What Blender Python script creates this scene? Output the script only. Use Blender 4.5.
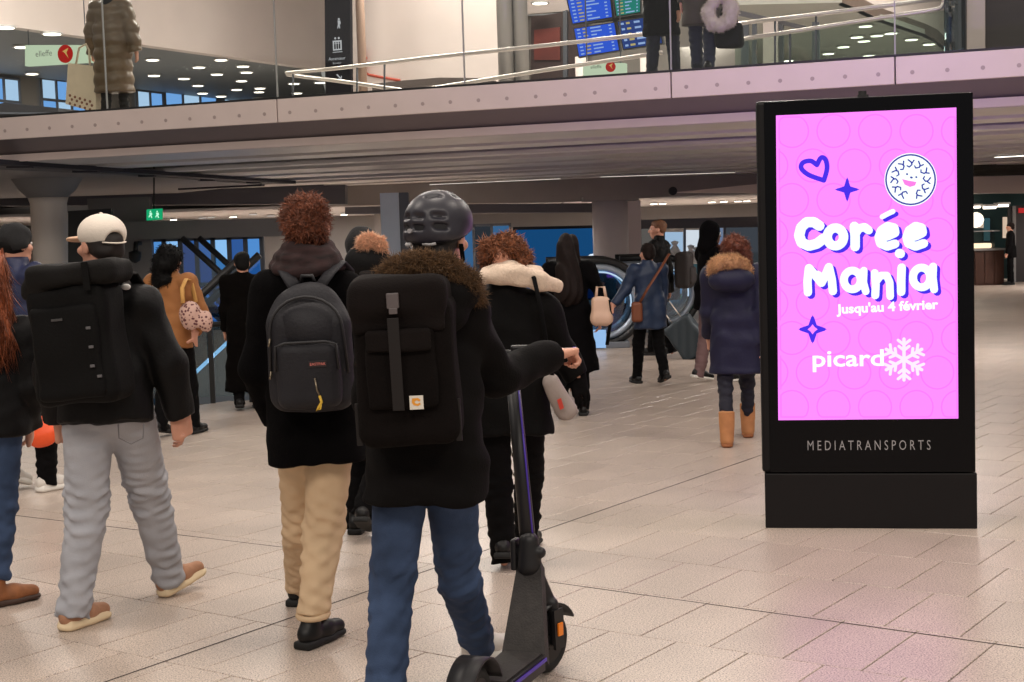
import bpy, bmesh, math, random
import numpy as np
from mathutils import Vector, Matrix
random.seed(7)
for o in list(bpy.data.objects): bpy.data.objects.remove(o)
SC = bpy.context.scene
COL = SC.collection
# ---------------------------------------------------------------- camera
FPX, PITCH, ROLL, CH = 1440.0, 0.0745, -0.031, 1.68
_f = np.array([0, math.cos(PITCH), -math.sin(PITCH)]); _u0 = np.array([0, math.sin(PITCH), math.cos(PITCH)]); _r0 = np.array([1.0, 0, 0])
CR = _r0*math.cos(ROLL)+_u0*math.sin(ROLL); CU = -_r0*math.sin(ROLL)+_u0*math.cos(ROLL); CF = _f
cd = bpy.data.cameras.new('camera'); cam = bpy.data.objects.new('camera', cd); COL.objects.link(cam)
cd.sensor_width = 36; cd.lens = FPX/1024*36; cd.clip_end = 300
cam.matrix_world = Matrix(((CR[0], CU[0], -CF[0], 0), (CR[1], CU[1], -CF[1], 0), (CR[2], CU[2], -CF[2], CH), (0, 0, 0, 1)))
SC.camera = cam
SC.view_settings.view_transform = 'Standard'; SC.view_settings.look = 'None'
SC.view_settings.gamma = 1; SC.view_settings.use_curve_mapping = False
SC.view_settings.exposure = 0.0
# ---------------------------------------------------------------- world and large lights
w = bpy.data.worlds.new('world'); SC.world = w; w.use_nodes = True
w.node_tree.nodes['Background'].inputs[0].default_value = (1.0, 0.95, 0.90, 1)
w.node_tree.nodes['Background'].inputs[1].default_value = 0.38
def area(name, loc, sx, sy, power, col=(1, .9, .8), rot=(0, 0, 0)):
    l = bpy.data.lights.new(name, 'AREA'); l.shape = 'RECTANGLE'; l.size = sx; l.size_y = sy; l.energy = power; l.color = col
    o = bpy.data.objects.new(name, l); COL.objects.link(o); o.location = loc; o.rotation_euler = rot
    return o
for i, (x, y) in enumerate([(-6, -4), (0, -4), (6, -4), (-6, 7), (0, 7), (6, 7)]):
    area('hall_lamp', (x, y, 9.2 if y < 0 else 8.6), 2.4, 2.4, 345 if y < 0 else 255, (1, .89, .79), (math.radians(38) if y < 0 else 0, 0, 0))
for x, y, p in [(-7, 19, 75), (-1, 19.5, 75), (5, 18, 80), (-8, 26, 110), (-3.2, 30.2, 90), (8, 25, 110), (14, 34, 110), (7, 36, 130), (0, 35, 130), (-6, 35, 130), (-12, 34, 120), (9, 20, 60), (5, 40, 110), (-5, 41, 110), (12, 40, 90)]:
    area('concourse_lamp', (x, y, 2.80 if y < 30 else 2.25), 1.6, .5, p*1.45, (1, .93, .87))
for x, y, p in [(-9, 22, 620), (-3, 21.5, 560), (3, 21, 520), (9, 18.5, 480), (0, 27.5, 560), (8, 26, 520)]:
    area('gallery_lamp', (x, y, 8.6), 2.5, 1.5, p, (1, .93, .85))
for x, y, p in [(-11, 30, 260), (-6, 32, 240), (-14, 34, 240), (9, 33, 150), (5, 31, 120)]:
    area('gallery_downlight', (x, y, 5.5), 2.5, 1.2, p, (1, .95, .88))
# ---------------------------------------------------------------- pixel helpers (a pixel gives a direction; depth is given)
O3 = np.array([0, 0, CH])
def ray(x, y): return CF*FPX+CR*(x-512)-CU*(y-341)
def P(x, y, Y): d = ray(x, y); return O3+d*(Y/d[1])
def Zp(x, y, z): d = ray(x, y); return O3+d*((z-CH)/d[2])
def G(x, y): return Zp(x, y, 0.0)
def V3(p): return np.array(p, float)
# ---------------------------------------------------------------- materials
def lin(c):
    return tuple(((v/255)/12.92 if v/255 <= .04045 else ((v/255+.055)/1.055)**2.4) for v in c)
MATS = {}
def mat(name, col, rough=.6, var=.0, vs=8.0, bump=.0, bs=60.0, metal=0, spec=.5, emit=None, es=1.0, island=0, aniso=None, sheen=0):
    if name in MATS: return MATS[name]
    m = bpy.data.materials.new(name); m.use_nodes = True; nt = m.node_tree; N = nt.nodes; L = nt.links
    b = N['Principled BSDF']; c = lin(col)
    b.inputs['Base Color'].default_value = (*c, 1); b.inputs['Roughness'].default_value = rough; b.inputs['Metallic'].default_value = metal
    b.inputs['Specular IOR Level'].default_value = spec
    if sheen: b.inputs['Sheen Weight'].default_value = sheen; b.inputs['Sheen Roughness'].default_value = .5
    tc = N.new('ShaderNodeTexCoord'); mp = N.new('ShaderNodeMapping'); L.new(tc.outputs['Object'], mp.inputs[0])
    if aniso: mp.inputs['Scale'].default_value = aniso
    if var or island:
        n = N.new('ShaderNodeTexNoise'); n.inputs['Scale'].default_value = vs; n.inputs['Detail'].default_value = 5; L.new(mp.outputs[0], n.inputs[0])
        src = n.outputs[0]
        mr = N.new('ShaderNodeMapRange'); mr.inputs[1].default_value = .3; mr.inputs[2].default_value = .7; mr.inputs[3].default_value = 1-var; mr.inputs[4].default_value = 1+var
        L.new(src, mr.inputs[0]); val = mr.outputs[0]
        if island:
            g = N.new('ShaderNodeNewGeometry'); oi = N.new('ShaderNodeObjectInfo'); a = N.new('ShaderNodeMath'); a.operation = 'ADD'
            L.new(g.outputs['Random Per Island'], a.inputs[0]); L.new(oi.outputs['Random'], a.inputs[1])
            fr = N.new('ShaderNodeMath'); fr.operation = 'FRACT'; L.new(a.outputs[0], fr.inputs[0])
            m2 = N.new('ShaderNodeMapRange'); m2.inputs[3].default_value = 1-island; m2.inputs[4].default_value = 1+island; L.new(fr.outputs[0], m2.inputs[0])
            mu = N.new('ShaderNodeMath'); mu.operation = 'MULTIPLY'; L.new(val, mu.inputs[0]); L.new(m2.outputs[0], mu.inputs[1]); val = mu.outputs[0]
        vm = N.new('ShaderNodeVectorMath'); vm.operation = 'SCALE'; vm.inputs[0].default_value = c; L.new(val, vm.inputs['Scale']); L.new(vm.outputs[0], b.inputs['Base Color'])
    if bump:
        n = N.new('ShaderNodeTexNoise'); n.inputs['Scale'].default_value = bs; n.inputs['Detail'].default_value = 4; L.new(mp.outputs[0], n.inputs[0])
        bp = N.new('ShaderNodeBump'); bp.inputs['Strength'].default_value = bump; bp.inputs['Distance'].default_value = .01; L.new(n.outputs[0], bp.inputs['Height']); L.new(bp.outputs[0], b.inputs['Normal'])
    if emit is not None:
        b.inputs['Emission Color'].default_value = (*lin(emit), 1); b.inputs['Emission Strength'].default_value = es
    MATS[name] = m; return m
def glass_mat(name, tint=(235, 245, 242), refl=.06, rough=.02):
    if name in MATS: return MATS[name]
    m = bpy.data.materials.new(name); m.use_nodes = True; nt = m.node_tree; N = nt.nodes; L = nt.links
    N.remove(N['Principled BSDF']); t = N.new('ShaderNodeBsdfTransparent'); t.inputs[0].default_value = (*lin(tint), 1)
    g = N.new('ShaderNodeBsdfGlossy'); g.inputs['Roughness'].default_value = rough
    mx = N.new('ShaderNodeMixShader'); mx.inputs[0].default_value = refl; L.new(t.outputs[0], mx.inputs[1]); L.new(g.outputs[0], mx.inputs[2]); L.new(mx.outputs[0], N['Material Output'].inputs[0])
    MATS[name] = m; return m
def granite():
    m = bpy.data.materials.new('granite'); m.use_nodes = True; nt = m.node_tree; N = nt.nodes; L = nt.links; b = N['Principled BSDF']
    g = N.new('ShaderNodeNewGeometry'); oi = N.new('ShaderNodeObjectInfo')
    n1 = N.new('ShaderNodeTexNoise'); n1.inputs['Scale'].default_value = 150; n1.inputs['Detail'].default_value = 3; L.new(g.outputs['Position'], n1.inputs[0])
    r1 = N.new('ShaderNodeValToRGB'); e = r1.color_ramp.elements
    e[0].position = .34; e[0].color = (*lin((92, 82, 76)), 1); e[1].position = .64; e[1].color = (*lin((212, 196, 182)), 1)
    x = e.new(.46); x.color = (*lin((178, 162, 150)), 1)
    L.new(n1.outputs[0], r1.inputs[0])
    n2 = N.new('ShaderNodeTexNoise'); n2.inputs['Scale'].default_value = 2.2; n2.inputs['Detail'].default_value = 4; L.new(g.outputs['Position'], n2.inputs[0])
    a = N.new('ShaderNodeMath'); a.operation = 'ADD'; L.new(g.outputs['Random Per Island'], a.inputs[0]); L.new(oi.outputs['Random'], a.inputs[1])
    fr = N.new('ShaderNodeMath'); fr.operation = 'FRACT'; L.new(a.outputs[0], fr.inputs[0])
    m1 = N.new('ShaderNodeMapRange'); m1.inputs[3].default_value = .94; m1.inputs[4].default_value = 1.06; L.new(fr.outputs[0], m1.inputs[0])
    m2 = N.new('ShaderNodeMapRange'); m2.inputs[1].default_value = .3; m2.inputs[2].default_value = .7; m2.inputs[3].default_value = .9; m2.inputs[4].default_value = 1.06; L.new(n2.outputs[0], m2.inputs[0])
    mu = N.new('ShaderNodeMath'); mu.operation = 'MULTIPLY'; L.new(m1.outputs[0], mu.inputs[0]); L.new(m2.outputs[0], mu.inputs[1])
    vm = N.new('ShaderNodeVectorMath'); vm.operation = 'SCALE'; L.new(r1.outputs[0], vm.inputs[0]); L.new(mu.outputs[0], vm.inputs['Scale']); L.new(vm.outputs[0], b.inputs['Base Color'])
    b.inputs['Roughness'].default_value = .33; b.inputs['Specular IOR Level'].default_value = .55
    return m
def emis(name, col, s=1.0):
    if name in MATS: return MATS[name]
    m = bpy.data.materials.new(name); m.use_nodes = True; nt = m.node_tree; N = nt.nodes
    N.remove(N['Principled BSDF']); e = N.new('ShaderNodeEmission'); e.inputs[0].default_value = (*lin(col), 1); e.inputs[1].default_value = s
    nt.links.new(e.outputs[0], N['Material Output'].inputs[0]); MATS[name] = m; return m
# ---------------------------------------------------------------- objects
def tag(o, label=None, cat=None, group=None, kind=None):
    if label: o['label'] = label
    if cat: o['category'] = cat
    if group: o['group'] = group
    if kind: o['kind'] = kind
    return o
def thing(name, loc, label=None, cat=None, group=None, kind=None):
    o = bpy.data.objects.new(name, None); COL.objects.link(o); o.location = tuple(loc); o.empty_display_size = .1
    return tag(o, label, cat, group, kind)
def root_loc(p):
    v = Vector((0, 0, 0))
    while p is not None: v += p.location; p = p.parent
    return v
def obj(name, me, m, parent=None, smooth=False, base=None):
    """me: (verts, faces) in world coordinates or a Mesh; origin goes to the parent's origin, or to the base of the mesh"""
    if not isinstance(me, bpy.types.Mesh):
        vs, fs = me; vs = np.asarray(vs, float).reshape(-1, 3)
        if parent is not None: off = np.array(root_loc(parent))
        else:
            lo, hi = vs.min(0), vs.max(0); off = np.array([(lo[0]+hi[0])/2, (lo[1]+hi[1])/2, lo[2]])
        M = bpy.data.meshes.new(name); vs = vs-off
        if isinstance(fs, np.ndarray):
            M.vertices.add(len(vs)); M.vertices.foreach_set('co', vs.astype(np.float32).ravel())
            n = fs.shape[1]; M.loops.add(fs.size); M.loops.foreach_set('vertex_index', fs.astype(np.int32).ravel())
            M.polygons.add(len(fs)); M.polygons.foreach_set('loop_start', np.arange(0, fs.size, n, dtype=np.int32)); M.update(calc_edges=True)
        else:
            M.from_pydata([tuple(v) for v in vs], [], [tuple(f) for f in fs]); M.update()
        o = bpy.data.objects.new(name, M); COL.objects.link(o)
        if parent is None: o.location = tuple(off)
    else:
        o = bpy.data.objects.new(name, me); COL.objects.link(o); M = me
    if smooth and len(M.polygons): M.polygons.foreach_set('use_smooth', np.ones(len(M.polygons), bool))
    if m is not None and len(M.materials) == 0: M.materials.append(m)
    if parent is not None: o.parent = parent
    return o
# geometry makers return (verts, faces)
def join(*gs):
    V = []; F = []; n = 0
    for v, f in gs:
        v = np.asarray(v, float).reshape(-1, 3); V.append(v); F += [tuple(i+n for i in q) for q in f]; n += len(v)
    return np.concatenate(V), F
def prism(pts, vec):
    p = np.array(pts, float); n = len(p); q = p+np.array(vec, float)
    nrm = np.zeros(3)
    for i in range(n): nrm += np.cross(p[i]-p[0], p[(i+1) % n]-p[0])
    f = [tuple(range(n-1, -1, -1)), tuple(range(n, 2*n))]+[(i, (i+1) % n, (i+1) % n+n, i+n) for i in range(n)]
    if np.dot(nrm, vec) < 0: f = [tuple(reversed(x)) for x in f]
    return np.concatenate([p, q]), f
def box(c, s, ax=None, bev=0):
    """box centre c, full size s, axes ax rows (x,y,z)"""
    ax = np.eye(3) if ax is None else np.array(ax, float)
    h = np.array(s, float)/2
    if not bev:
        v = [np.array(c)+ax.T@(h*np.array(k)) for k in [(-1, -1, -1), (1, -1, -1), (1, 1, -1), (-1, 1, -1), (-1, -1, 1), (1, -1, 1), (1, 1, 1), (-1, 1, 1)]]
        return np.array(v), [(0, 3, 2, 1), (4, 5, 6, 7), (0, 1, 5, 4), (1, 2, 6, 5), (2, 3, 7, 6), (3, 0, 4, 7)]
    bm = bmesh.new(); bmesh.ops.create_cube(bm, size=1)
    for v in bm.verts: v.co = Vector((v.co.x*s[0], v.co.y*s[1], v.co.z*s[2]))
    bmesh.ops.bevel(bm, geom=bm.edges[:], offset=bev, segments=2, affect='EDGES', profile=.6)
    bm.verts.ensure_lookup_table(); bm.verts.index_update()
    V = np.array([np.array(c)+ax.T@np.array(v.co) for v in bm.verts]); F = [tuple(v.index for v in f.verts) for f in bm.faces]; bm.free()
    return V, F
def rz(a): c, s = math.cos(a), math.sin(a); return np.array([[c, s, 0], [-s, c, 0], [0, 0, 1.]])   # rows = local axes
def tube(pts, r, n=8, closed=False, flat=None):
    p = np.array(pts, float); m = len(p); V = []; F = []
    rr = np.full(m, r) if np.isscalar(r) else np.array(r, float)
    T = np.zeros_like(p)
    for i in range(m):
        a = p[(i-1) % m] if (closed or i > 0) else p[i]; b = p[(i+1) % m] if (closed or i < m-1) else p[i]
        t = b-a; T[i] = t/(np.linalg.norm(t)+1e-9)
    up = np.array([0, 0, 1.]) if abs(T[0][2]) < .9 else np.array([0, 1., 0])
    N = np.cross(T[0], up); N /= np.linalg.norm(N)
    for i in range(m):
        N = N-T[i]*np.dot(N, T[i]); N /= np.linalg.norm(N)+1e-9; B = np.cross(T[i], N)
        for k in range(n):
            a = 2*math.pi*k/n; x, y = math.cos(a), math.sin(a)
            if flat: y *= flat
            V.append(p[i]+rr[i]*(N*x+B*y))
    for i in range(m if closed else m-1):
        for k in range(n):
            a, b = i*n+k, i*n+(k+1) % n; c, d = ((i+1) % m)*n+(k+1) % n, ((i+1) % m)*n+k
            F.append((a, b, c, d))
    if not closed: F += [tuple(range(n-1, -1, -1)), tuple((m-1)*n+k for k in range(n))]
    return np.array(V), F
def lathe(prof, n=24, c=(0, 0, 0), sx=1, sy=1):
    V = []; F = []; m = len(prof)
    for r, z in prof:
        for k in range(n): a = 2*math.pi*k/n; V.append((c[0]+r*math.cos(a)*sx, c[1]+r*math.sin(a)*sy, c[2]+z))
    for i in range(m-1):
        for k in range(n): F.append((i*n+k, i*n+(k+1) % n, (i+1)*n+(k+1) % n, (i+1)*n+k))
    F += [tuple(range(n-1, -1, -1)), tuple((m-1)*n+k for k in range(n))]
    return np.array(V), F
def disc(c, r, t, nrm=(0, 0, 1), n=14):
    nrm = np.array(nrm, float); nrm /= np.linalg.norm(nrm); a = np.cross(nrm, [0, 0, 1.]) if abs(nrm[2]) < .9 else np.array([1., 0, 0]); a /= np.linalg.norm(a); b = np.cross(nrm, a)
    return prism([np.array(c)+r*(a*math.cos(2*math.pi*k/n)+b*math.sin(2*math.pi*k/n)) for k in range(n)], nrm*t)
def text_geo(s, size=1.0, bold=0.0, align='CENTER', depth=.0):
    cu = bpy.data.curves.new('tmp', 'FONT'); cu.body = s; cu.size = size; cu.offset = bold; cu.extrude = depth; cu.align_x = align; cu.resolution_u = 3
    o = bpy.data.objects.new('tmp', cu); COL.objects.link(o); dg = bpy.context.evaluated_depsgraph_get(); me = bpy.data.meshes.new_from_object(o.evaluated_get(dg))
    v = np.array([v.co[:] for v in me.vertices]).reshape(-1, 3); f = [tuple(p.vertices) for p in me.polygons]
    bpy.data.objects.remove(o); bpy.data.curves.remove(cu); bpy.data.meshes.remove(me); return v, f
def place(g, o, ex, ey, ez=None):
    v, f = g; v = np.asarray(v, float); ex = np.array(ex, float); ey = np.array(ey, float); ez = np.cross(ex, ey) if ez is None else np.array(ez, float)
    return np.array(o)+v[:, :1]*ex+v[:, 1:2]*ey+v[:, 2:3]*ez, f
# ---------------------------------------------------------------- implicit surfaces -> one continuous mesh
class Sdf:
    def __init__(s, vox): s.vox = vox; s.p = []; s.cuts = []
    def cap(s, a, b, ra, rb=None, k=.02, ax=None, fl=1.0, fa=False, fb=False, sub=False):
        a = V3(a); b = V3(b); rb = ra if rb is None else rb
        R = max(ra, rb)*max(1, fl); lo = np.minimum(a, b)-R; hi = np.maximum(a, b)+R
        ab = b-a; L2 = float(ab@ab)+1e-12; dn = ab/math.sqrt(L2)
        if ax is not None: ax = V3(ax); ax = ax/np.linalg.norm(ax)
        def f(X, Y, Z):
            x, y, z = X-a[0], Y-a[1], Z-a[2]
            t = np.clip((x*ab[0]+y*ab[1]+z*ab[2])/L2, 0, 1); vx, vy, vz = x-t*ab[0], y-t*ab[1], z-t*ab[2]
            q = vx*vx+vy*vy+vz*vz
            if ax is not None:
                m = vx*ax[0]+vy*ax[1]+vz*ax[2]; q = q-m*m+(m/fl)**2
            d = np.sqrt(q)-(ra+(rb-ra)*t)
            if fb: d = np.maximum(d, (x-ab[0])*dn[0]+(y-ab[1])*dn[1]+(z-ab[2])*dn[2])
            if fa: d = np.maximum(d, -(x*dn[0]+y*dn[1]+z*dn[2]))
            return d
        s.p.append((f, lo, hi, k, sub)); return s
    def chain(s, pts, rs, **kw):
        for i in range(len(pts)-1): s.cap(pts[i], pts[i+1], rs[i], rs[i+1], **kw)
        return s
    def ell(s, c, r, M=None, k=.02, sub=False):
        c = V3(c); r = V3(r); M = np.eye(3) if M is None else np.array(M); R = np.abs(M.T)@r
        def f(X, Y, Z):
            x, y, z = X-c[0], Y-c[1], Z-c[2]; k0 = 0; k1 = 0
            for i in range(3):
                q = (x*M[i][0]+y*M[i][1]+z*M[i][2])/r[i]; k0 = k0+q*q; k1 = k1+(q/r[i])**2
            k0 = np.sqrt(k0)+1e-9; k1 = np.sqrt(k1)+1e-9
            return k0*(k0-1)/k1
        s.p.append((f, c-R, c+R, k, sub)); return s
    def box(s, c, h, rd, M=None, k=.01, sub=False):
        c = V3(c); h = V3(h); M = np.eye(3) if M is None else np.array(M); R = np.abs(M.T)@h
        def f(X, Y, Z):
            x, y, z = X-c[0], Y-c[1], Z-c[2]; q = [np.abs(x*M[i][0]+y*M[i][1]+z*M[i][2])-h[i]+rd for i in range(3)]
            return np.sqrt(np.maximum(q[0], 0)**2+np.maximum(q[1], 0)**2+np.maximum(q[2], 0)**2)+np.minimum(np.maximum(np.maximum(q[0], q[1]), q[2]), 0)-rd
        s.p.append((f, c-R, c+R, k, sub)); return s
    def cut(s, pt, n): s.cuts.append((V3(pt), V3(n))); return s     # removes the side n points to
    def mesh(s, disp=None):
        v = s.vox; ad = [p for p in s.p if not p[4]]
        lo = np.min([p[1] for p in ad], 0)-3*v-.02; hi = np.max([p[2] for p in ad], 0)+3*v+.02
        n = np.ceil((hi-lo)/v).astype(int)+1
        ax = [lo[i]+np.arange(n[i])*v for i in range(3)]
        D = np.full(tuple(n), .25, np.float32)
        for f, l, h, k, sub in s.p:
            m = k+3*v+.01; i0 = np.clip(((l-m-lo)/v).astype(int), 0, n-1); i1 = np.clip(((h+m-lo)/v).astype(int)+2, 1, n)
            if (i1 <= i0).any(): continue
            sl = tuple(slice(i0[j], i1[j]) for j in range(3))
            X, Y, Z = ax[0][sl[0]][:, None, None], ax[1][sl[1]][None, :, None], ax[2][sl[2]][None, None, :]
            d = f(X, Y, Z); A = D[sl]
            if sub:
                hh = np.clip(.5-.5*(A+d)/k, 0, 1); D[sl] = A+(-d-A)*hh+k*hh*(1-hh)
            else:
                hh = np.clip(.5+.5*(A-d)/k, 0, 1); D[sl] = A+(d-A)*hh-k*hh*(1-hh)
        X, Y, Z = ax[0][:, None, None], ax[1][None, :, None], ax[2][None, None, :]
        if disp is not None: D = D+disp(X, Y, Z)
        for pt, nn in s.cuts: D = np.maximum(D, (X-pt[0])*nn[0]+(Y-pt[1])*nn[1]+(Z-pt[2])*nn[2])
        D[0], D[-1] = .2, .2; D[:, 0], D[:, -1] = .2, .2; D[:, :, 0], D[:, :, -1] = .2, .2
        return nets(D, lo, v)
def nets(D, o, v):
    S = D < 0; nx, ny, nz = D.shape; c = np.zeros((nx-1, ny-1, nz-1), np.int8)
    offs = [(i, j, k) for i in (0, 1) for j in (0, 1) for k in (0, 1)]
    for i, j, k in offs: c += S[i:nx-1+i, j:ny-1+j, k:nz-1+k]
    act = (c > 0) & (c < 8); ii = np.argwhere(act); idx = np.full(act.shape, -1, np.int32); idx[act] = np.arange(len(ii))
    cv = [D[ii[:, 0]+a, ii[:, 1]+b, ii[:, 2]+d] for a, b, d in offs]
    acc = np.zeros((len(ii), 3)); cnt = np.zeros(len(ii))
    for a in range(8):
        for b in range(a+1, 8):
            oa, ob = np.array(offs[a]), np.array(offs[b])
            if np.abs(oa-ob).sum() != 1: continue
            da, db = cv[a], cv[b]; m = (da < 0) != (db < 0); t = da[m]/(da[m]-db[m])
            acc[m] += oa+(ob-oa)*t[:, None]; cnt[m] += 1
    V = np.array(o)+(ii+acc/cnt[:, None])*v; F = []
    m = S[:-1, 1:-1, 1:-1] != S[1:, 1:-1, 1:-1]; e = np.argwhere(m)+[0, 1, 1]
    q = np.stack([idx[e[:, 0], e[:, 1]-1, e[:, 2]-1], idx[e[:, 0], e[:, 1], e[:, 2]-1], idx[e[:, 0], e[:, 1], e[:, 2]], idx[e[:, 0], e[:, 1]-1, e[:, 2]]], 1)
    s = S[e[:, 0], e[:, 1], e[:, 2]]; q[~s] = q[~s][:, ::-1]; F.append(q)
    m = S[1:-1, :-1, 1:-1] != S[1:-1, 1:, 1:-1]; e = np.argwhere(m)+[1, 0, 1]
    q = np.stack([idx[e[:, 0]-1, e[:, 1], e[:, 2]-1], idx[e[:, 0]-1, e[:, 1], e[:, 2]], idx[e[:, 0], e[:, 1], e[:, 2]], idx[e[:, 0], e[:, 1], e[:, 2]-1]], 1)
    s = S[e[:, 0], e[:, 1], e[:, 2]]; q[~s] = q[~s][:, ::-1]; F.append(q)
    m = S[1:-1, 1:-1, :-1] != S[1:-1, 1:-1, 1:]; e = np.argwhere(m)+[1, 1, 0]
    q = np.stack([idx[e[:, 0]-1, e[:, 1]-1, e[:, 2]], idx[e[:, 0], e[:, 1]-1, e[:, 2]], idx[e[:, 0], e[:, 1], e[:, 2]], idx[e[:, 0]-1, e[:, 1], e[:, 2]]], 1)
    s = S[e[:, 0], e[:, 1], e[:, 2]]; q[~s] = q[~s][:, ::-1]; F.append(q)
    return V, np.concatenate(F)
def waves(amp, fr, seed, sz=1.0, n=5):
    """folds: a sum of crossed sine waves, sz squeezes them vertically (sz>1: horizontal folds)"""
    rg = np.random.default_rng(seed); W = rg.normal(size=(n, 3)); W[:, 2] *= sz; W = W/np.linalg.norm(W, axis=1)[:, None]*fr*rg.uniform(.6, 1.4, (n, 1)); ph = rg.uniform(0, 6.28, (n, 2))
    def f(X, Y, Z):
        t = 0; wq = np.sin(X*9+ph[0, 1])+np.sin(Y*8+ph[1, 1])+np.sin(Z*7+ph[2, 1])
        for i in range(n): t = t+np.sin(W[i, 0]*X+W[i, 1]*Y+W[i, 2]*Z+ph[i, 0]+wq*1.1)
        return amp*t/math.sqrt(n)
    return f
def fur(g, n, ln, rad, seed=1, droop=.3, jit=.5, sel=None, curl=0.0, lift=1.0):
    """hair tufts standing on a surface: curved thin cones"""
    V, F = g; V = np.asarray(V); F = np.asarray(F); rg = np.random.default_rng(seed)
    nr = np.cross(V[F[:, 2]]-V[F[:, 0]], V[F[:, 3]]-V[F[:, 1]]); nr /= np.linalg.norm(nr, axis=1)[:, None]+1e-9; ctr = V[F].mean(1)
    ids = np.arange(len(F)) if sel is None else np.where(sel(ctr))[0]
    pk = rg.choice(ids, n); p = ctr[pk]+rg.normal(size=(n, 3))*rad*.5; d = nr[pk]*lift+rg.normal(size=(n, 3))*jit; d[:, 2] -= droop; d /= np.linalg.norm(d, axis=1)[:, None]
    L = ln*rg.uniform(.6, 1.3, n)[:, None]; a = np.cross(d, [0.3, .2, 1.]); a /= np.linalg.norm(a, axis=1)[:, None]+1e-9; b = np.cross(d, a)
    bend = rg.normal(size=(n, 3)); bend[:, 2] -= .6; bend /= np.linalg.norm(bend, axis=1)[:, None]
    m1 = p+d*L*.55+bend*L*curl*.5; m2 = p+d*L*(1-.45*curl)+bend*L*(.25+curl)
    VV = []; 
    for c, rr in ((p-d*L*.15, rad), (m1, rad*.85)):
        for k in range(3):
            t = 2*math.pi*k/3; VV.append(c+rr*(a*math.cos(t)+b*math.sin(t)))
    VV.append(m2); VV = np.stack(VV, 1).reshape(-1, 3); FF = []
    base = (np.arange(n)*7)[:, None]
    tri = np.array([[0, 1, 4], [0, 4, 3], [1, 2, 5], [1, 5, 4], [2, 0, 3], [2, 3, 5], [3, 4, 6], [4, 5, 6], [5, 3, 6]])
    return VV, (base[:, None, :]+tri[None]).reshape(-1, 3)
# ================================================================ SETTING
M_gran = granite()
M_grout = mat('grout', (88, 78, 72), .9, .1, 20)
# ---- floor: base slab with a stair opening, granite tiles laid half-bond
TA = math.radians(-35.4); tu = np.array([math.cos(TA), math.sin(TA)]); tn = np.array([-tu[1], tu[0]])
TW, TL, GAP = .3195, .622, .0044
T0 = np.array([.983, 6.277])          # a tile corner read off the photograph
HX0, HX1, HY0, HY1 = -7.2, -2.75, 15.1, 24.0     # opening for the escalators
fl = thing('floor', (0, 0, 0), kind='structure')
M_slab = M_grout
for nm, (x0, x1, y0, y1) in (('slab', (-30, 30, -6, HY0)), ('slab', (-30, HX0, HY0, HY1)), ('slab', (HX1, 30, HY0, HY1)), ('slab', (-30, 30, HY1, 46))):
    obj('floor_slab', box(((x0+x1)/2, (y0+y1)/2, -.16), (x1-x0, y1-y0, .3)), M_slab, fl)
def tile_geo(cx, cy, hw, hl):
    b = .0022
    c = np.array([cx, cy]); V = []
    for z, e in ((-.012, 0), (-b, 0), (0, b)):
        for sx, sy in ((-1, -1), (1, -1), (1, 1), (-1, 1)):
            q = c+tu*sx*(hw-e)+tn*sy*(hl-e); V.append((q[0], q[1], z))
    F = [(8, 9, 10, 11)]
    for l in (0, 4):
        for k in range(4): F.append((l+k, l+(k+1) % 4, l+4+(k+1) % 4, l+4+k))
    return V, F
cells = []
for r in range(-70, 70):
    for k in range(-150, 150):
        c = T0+tn*((r+.5)*TL)+tu*((k+.5+(.5 if r % 2 else 0.04))*TW)
        if c[1] < -1 or c[1] > 44 or abs(c[0]) > 5+c[1]*.5: continue
        if HX0-.1 < c[0] < HX1+.1 and HY0-.1 < c[1] < HY1+.1: continue
        cells.append(c)
def pix(p):
    d = np.array(p)-O3; z = d@CF; return 512+FPX*(d@CR)/z, 341-FPX*(d@CU)/z, z
vis = []; rest = []
for c in cells:
    if c[1] < 3.5: rest.append(c); continue
    x, y, z = pix((c[0], c[1], 0)); (vis if -30 < x < 1054 and y < 715 else rest).append(c)
vis.sort(key=lambda c: c[1]); near = vis[:296]; rest += vis[296:]
tm = None
for c in near:
    if tm is None:
        g = tile_geo(0, 0, TW/2-GAP/2, TL/2-GAP/2); o = obj('floor_tile', g, M_gran, fl); tm = o.data
    else: o = obj('floor_tile', tm, None, fl)
    o.location = (c[0], c[1], random.uniform(-.0008, .0006))
VV = []; FF = []
for i, c in enumerate(rest):
    v, f = tile_geo(c[0], c[1], TW/2-GAP/2, TL/2-GAP/2); VV += v[4:]; FF += [tuple(j-4+8*i for j in q) for q in f if min(q) >= 4]
o = obj('floor_tile_field', (VV, FF), M_gran, fl); o['kind'] = 'stuff'
M_joint = mat('dark_joint', (60, 54, 50), .9)
for (a, b, e0, e1) in (((105, 682), (760, 455.5), 1.2, 3.5), ((550, 582), (1024, 648), .0, 1.5), ((12, 515), (289, 548), 1.0, .0)):     # expansion joints with darker sealant
    p, q = G(*a), G(*b); d = (q-p)/np.linalg.norm(q-p); p = p-d*e0; q = q+d*e1; s = np.cross(d, [0, 0, 1])*.0035
    obj('expansion_joint', prism([p-s, q-s, q+s, p+s], (0, 0, .0012)), M_joint, fl)

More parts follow.
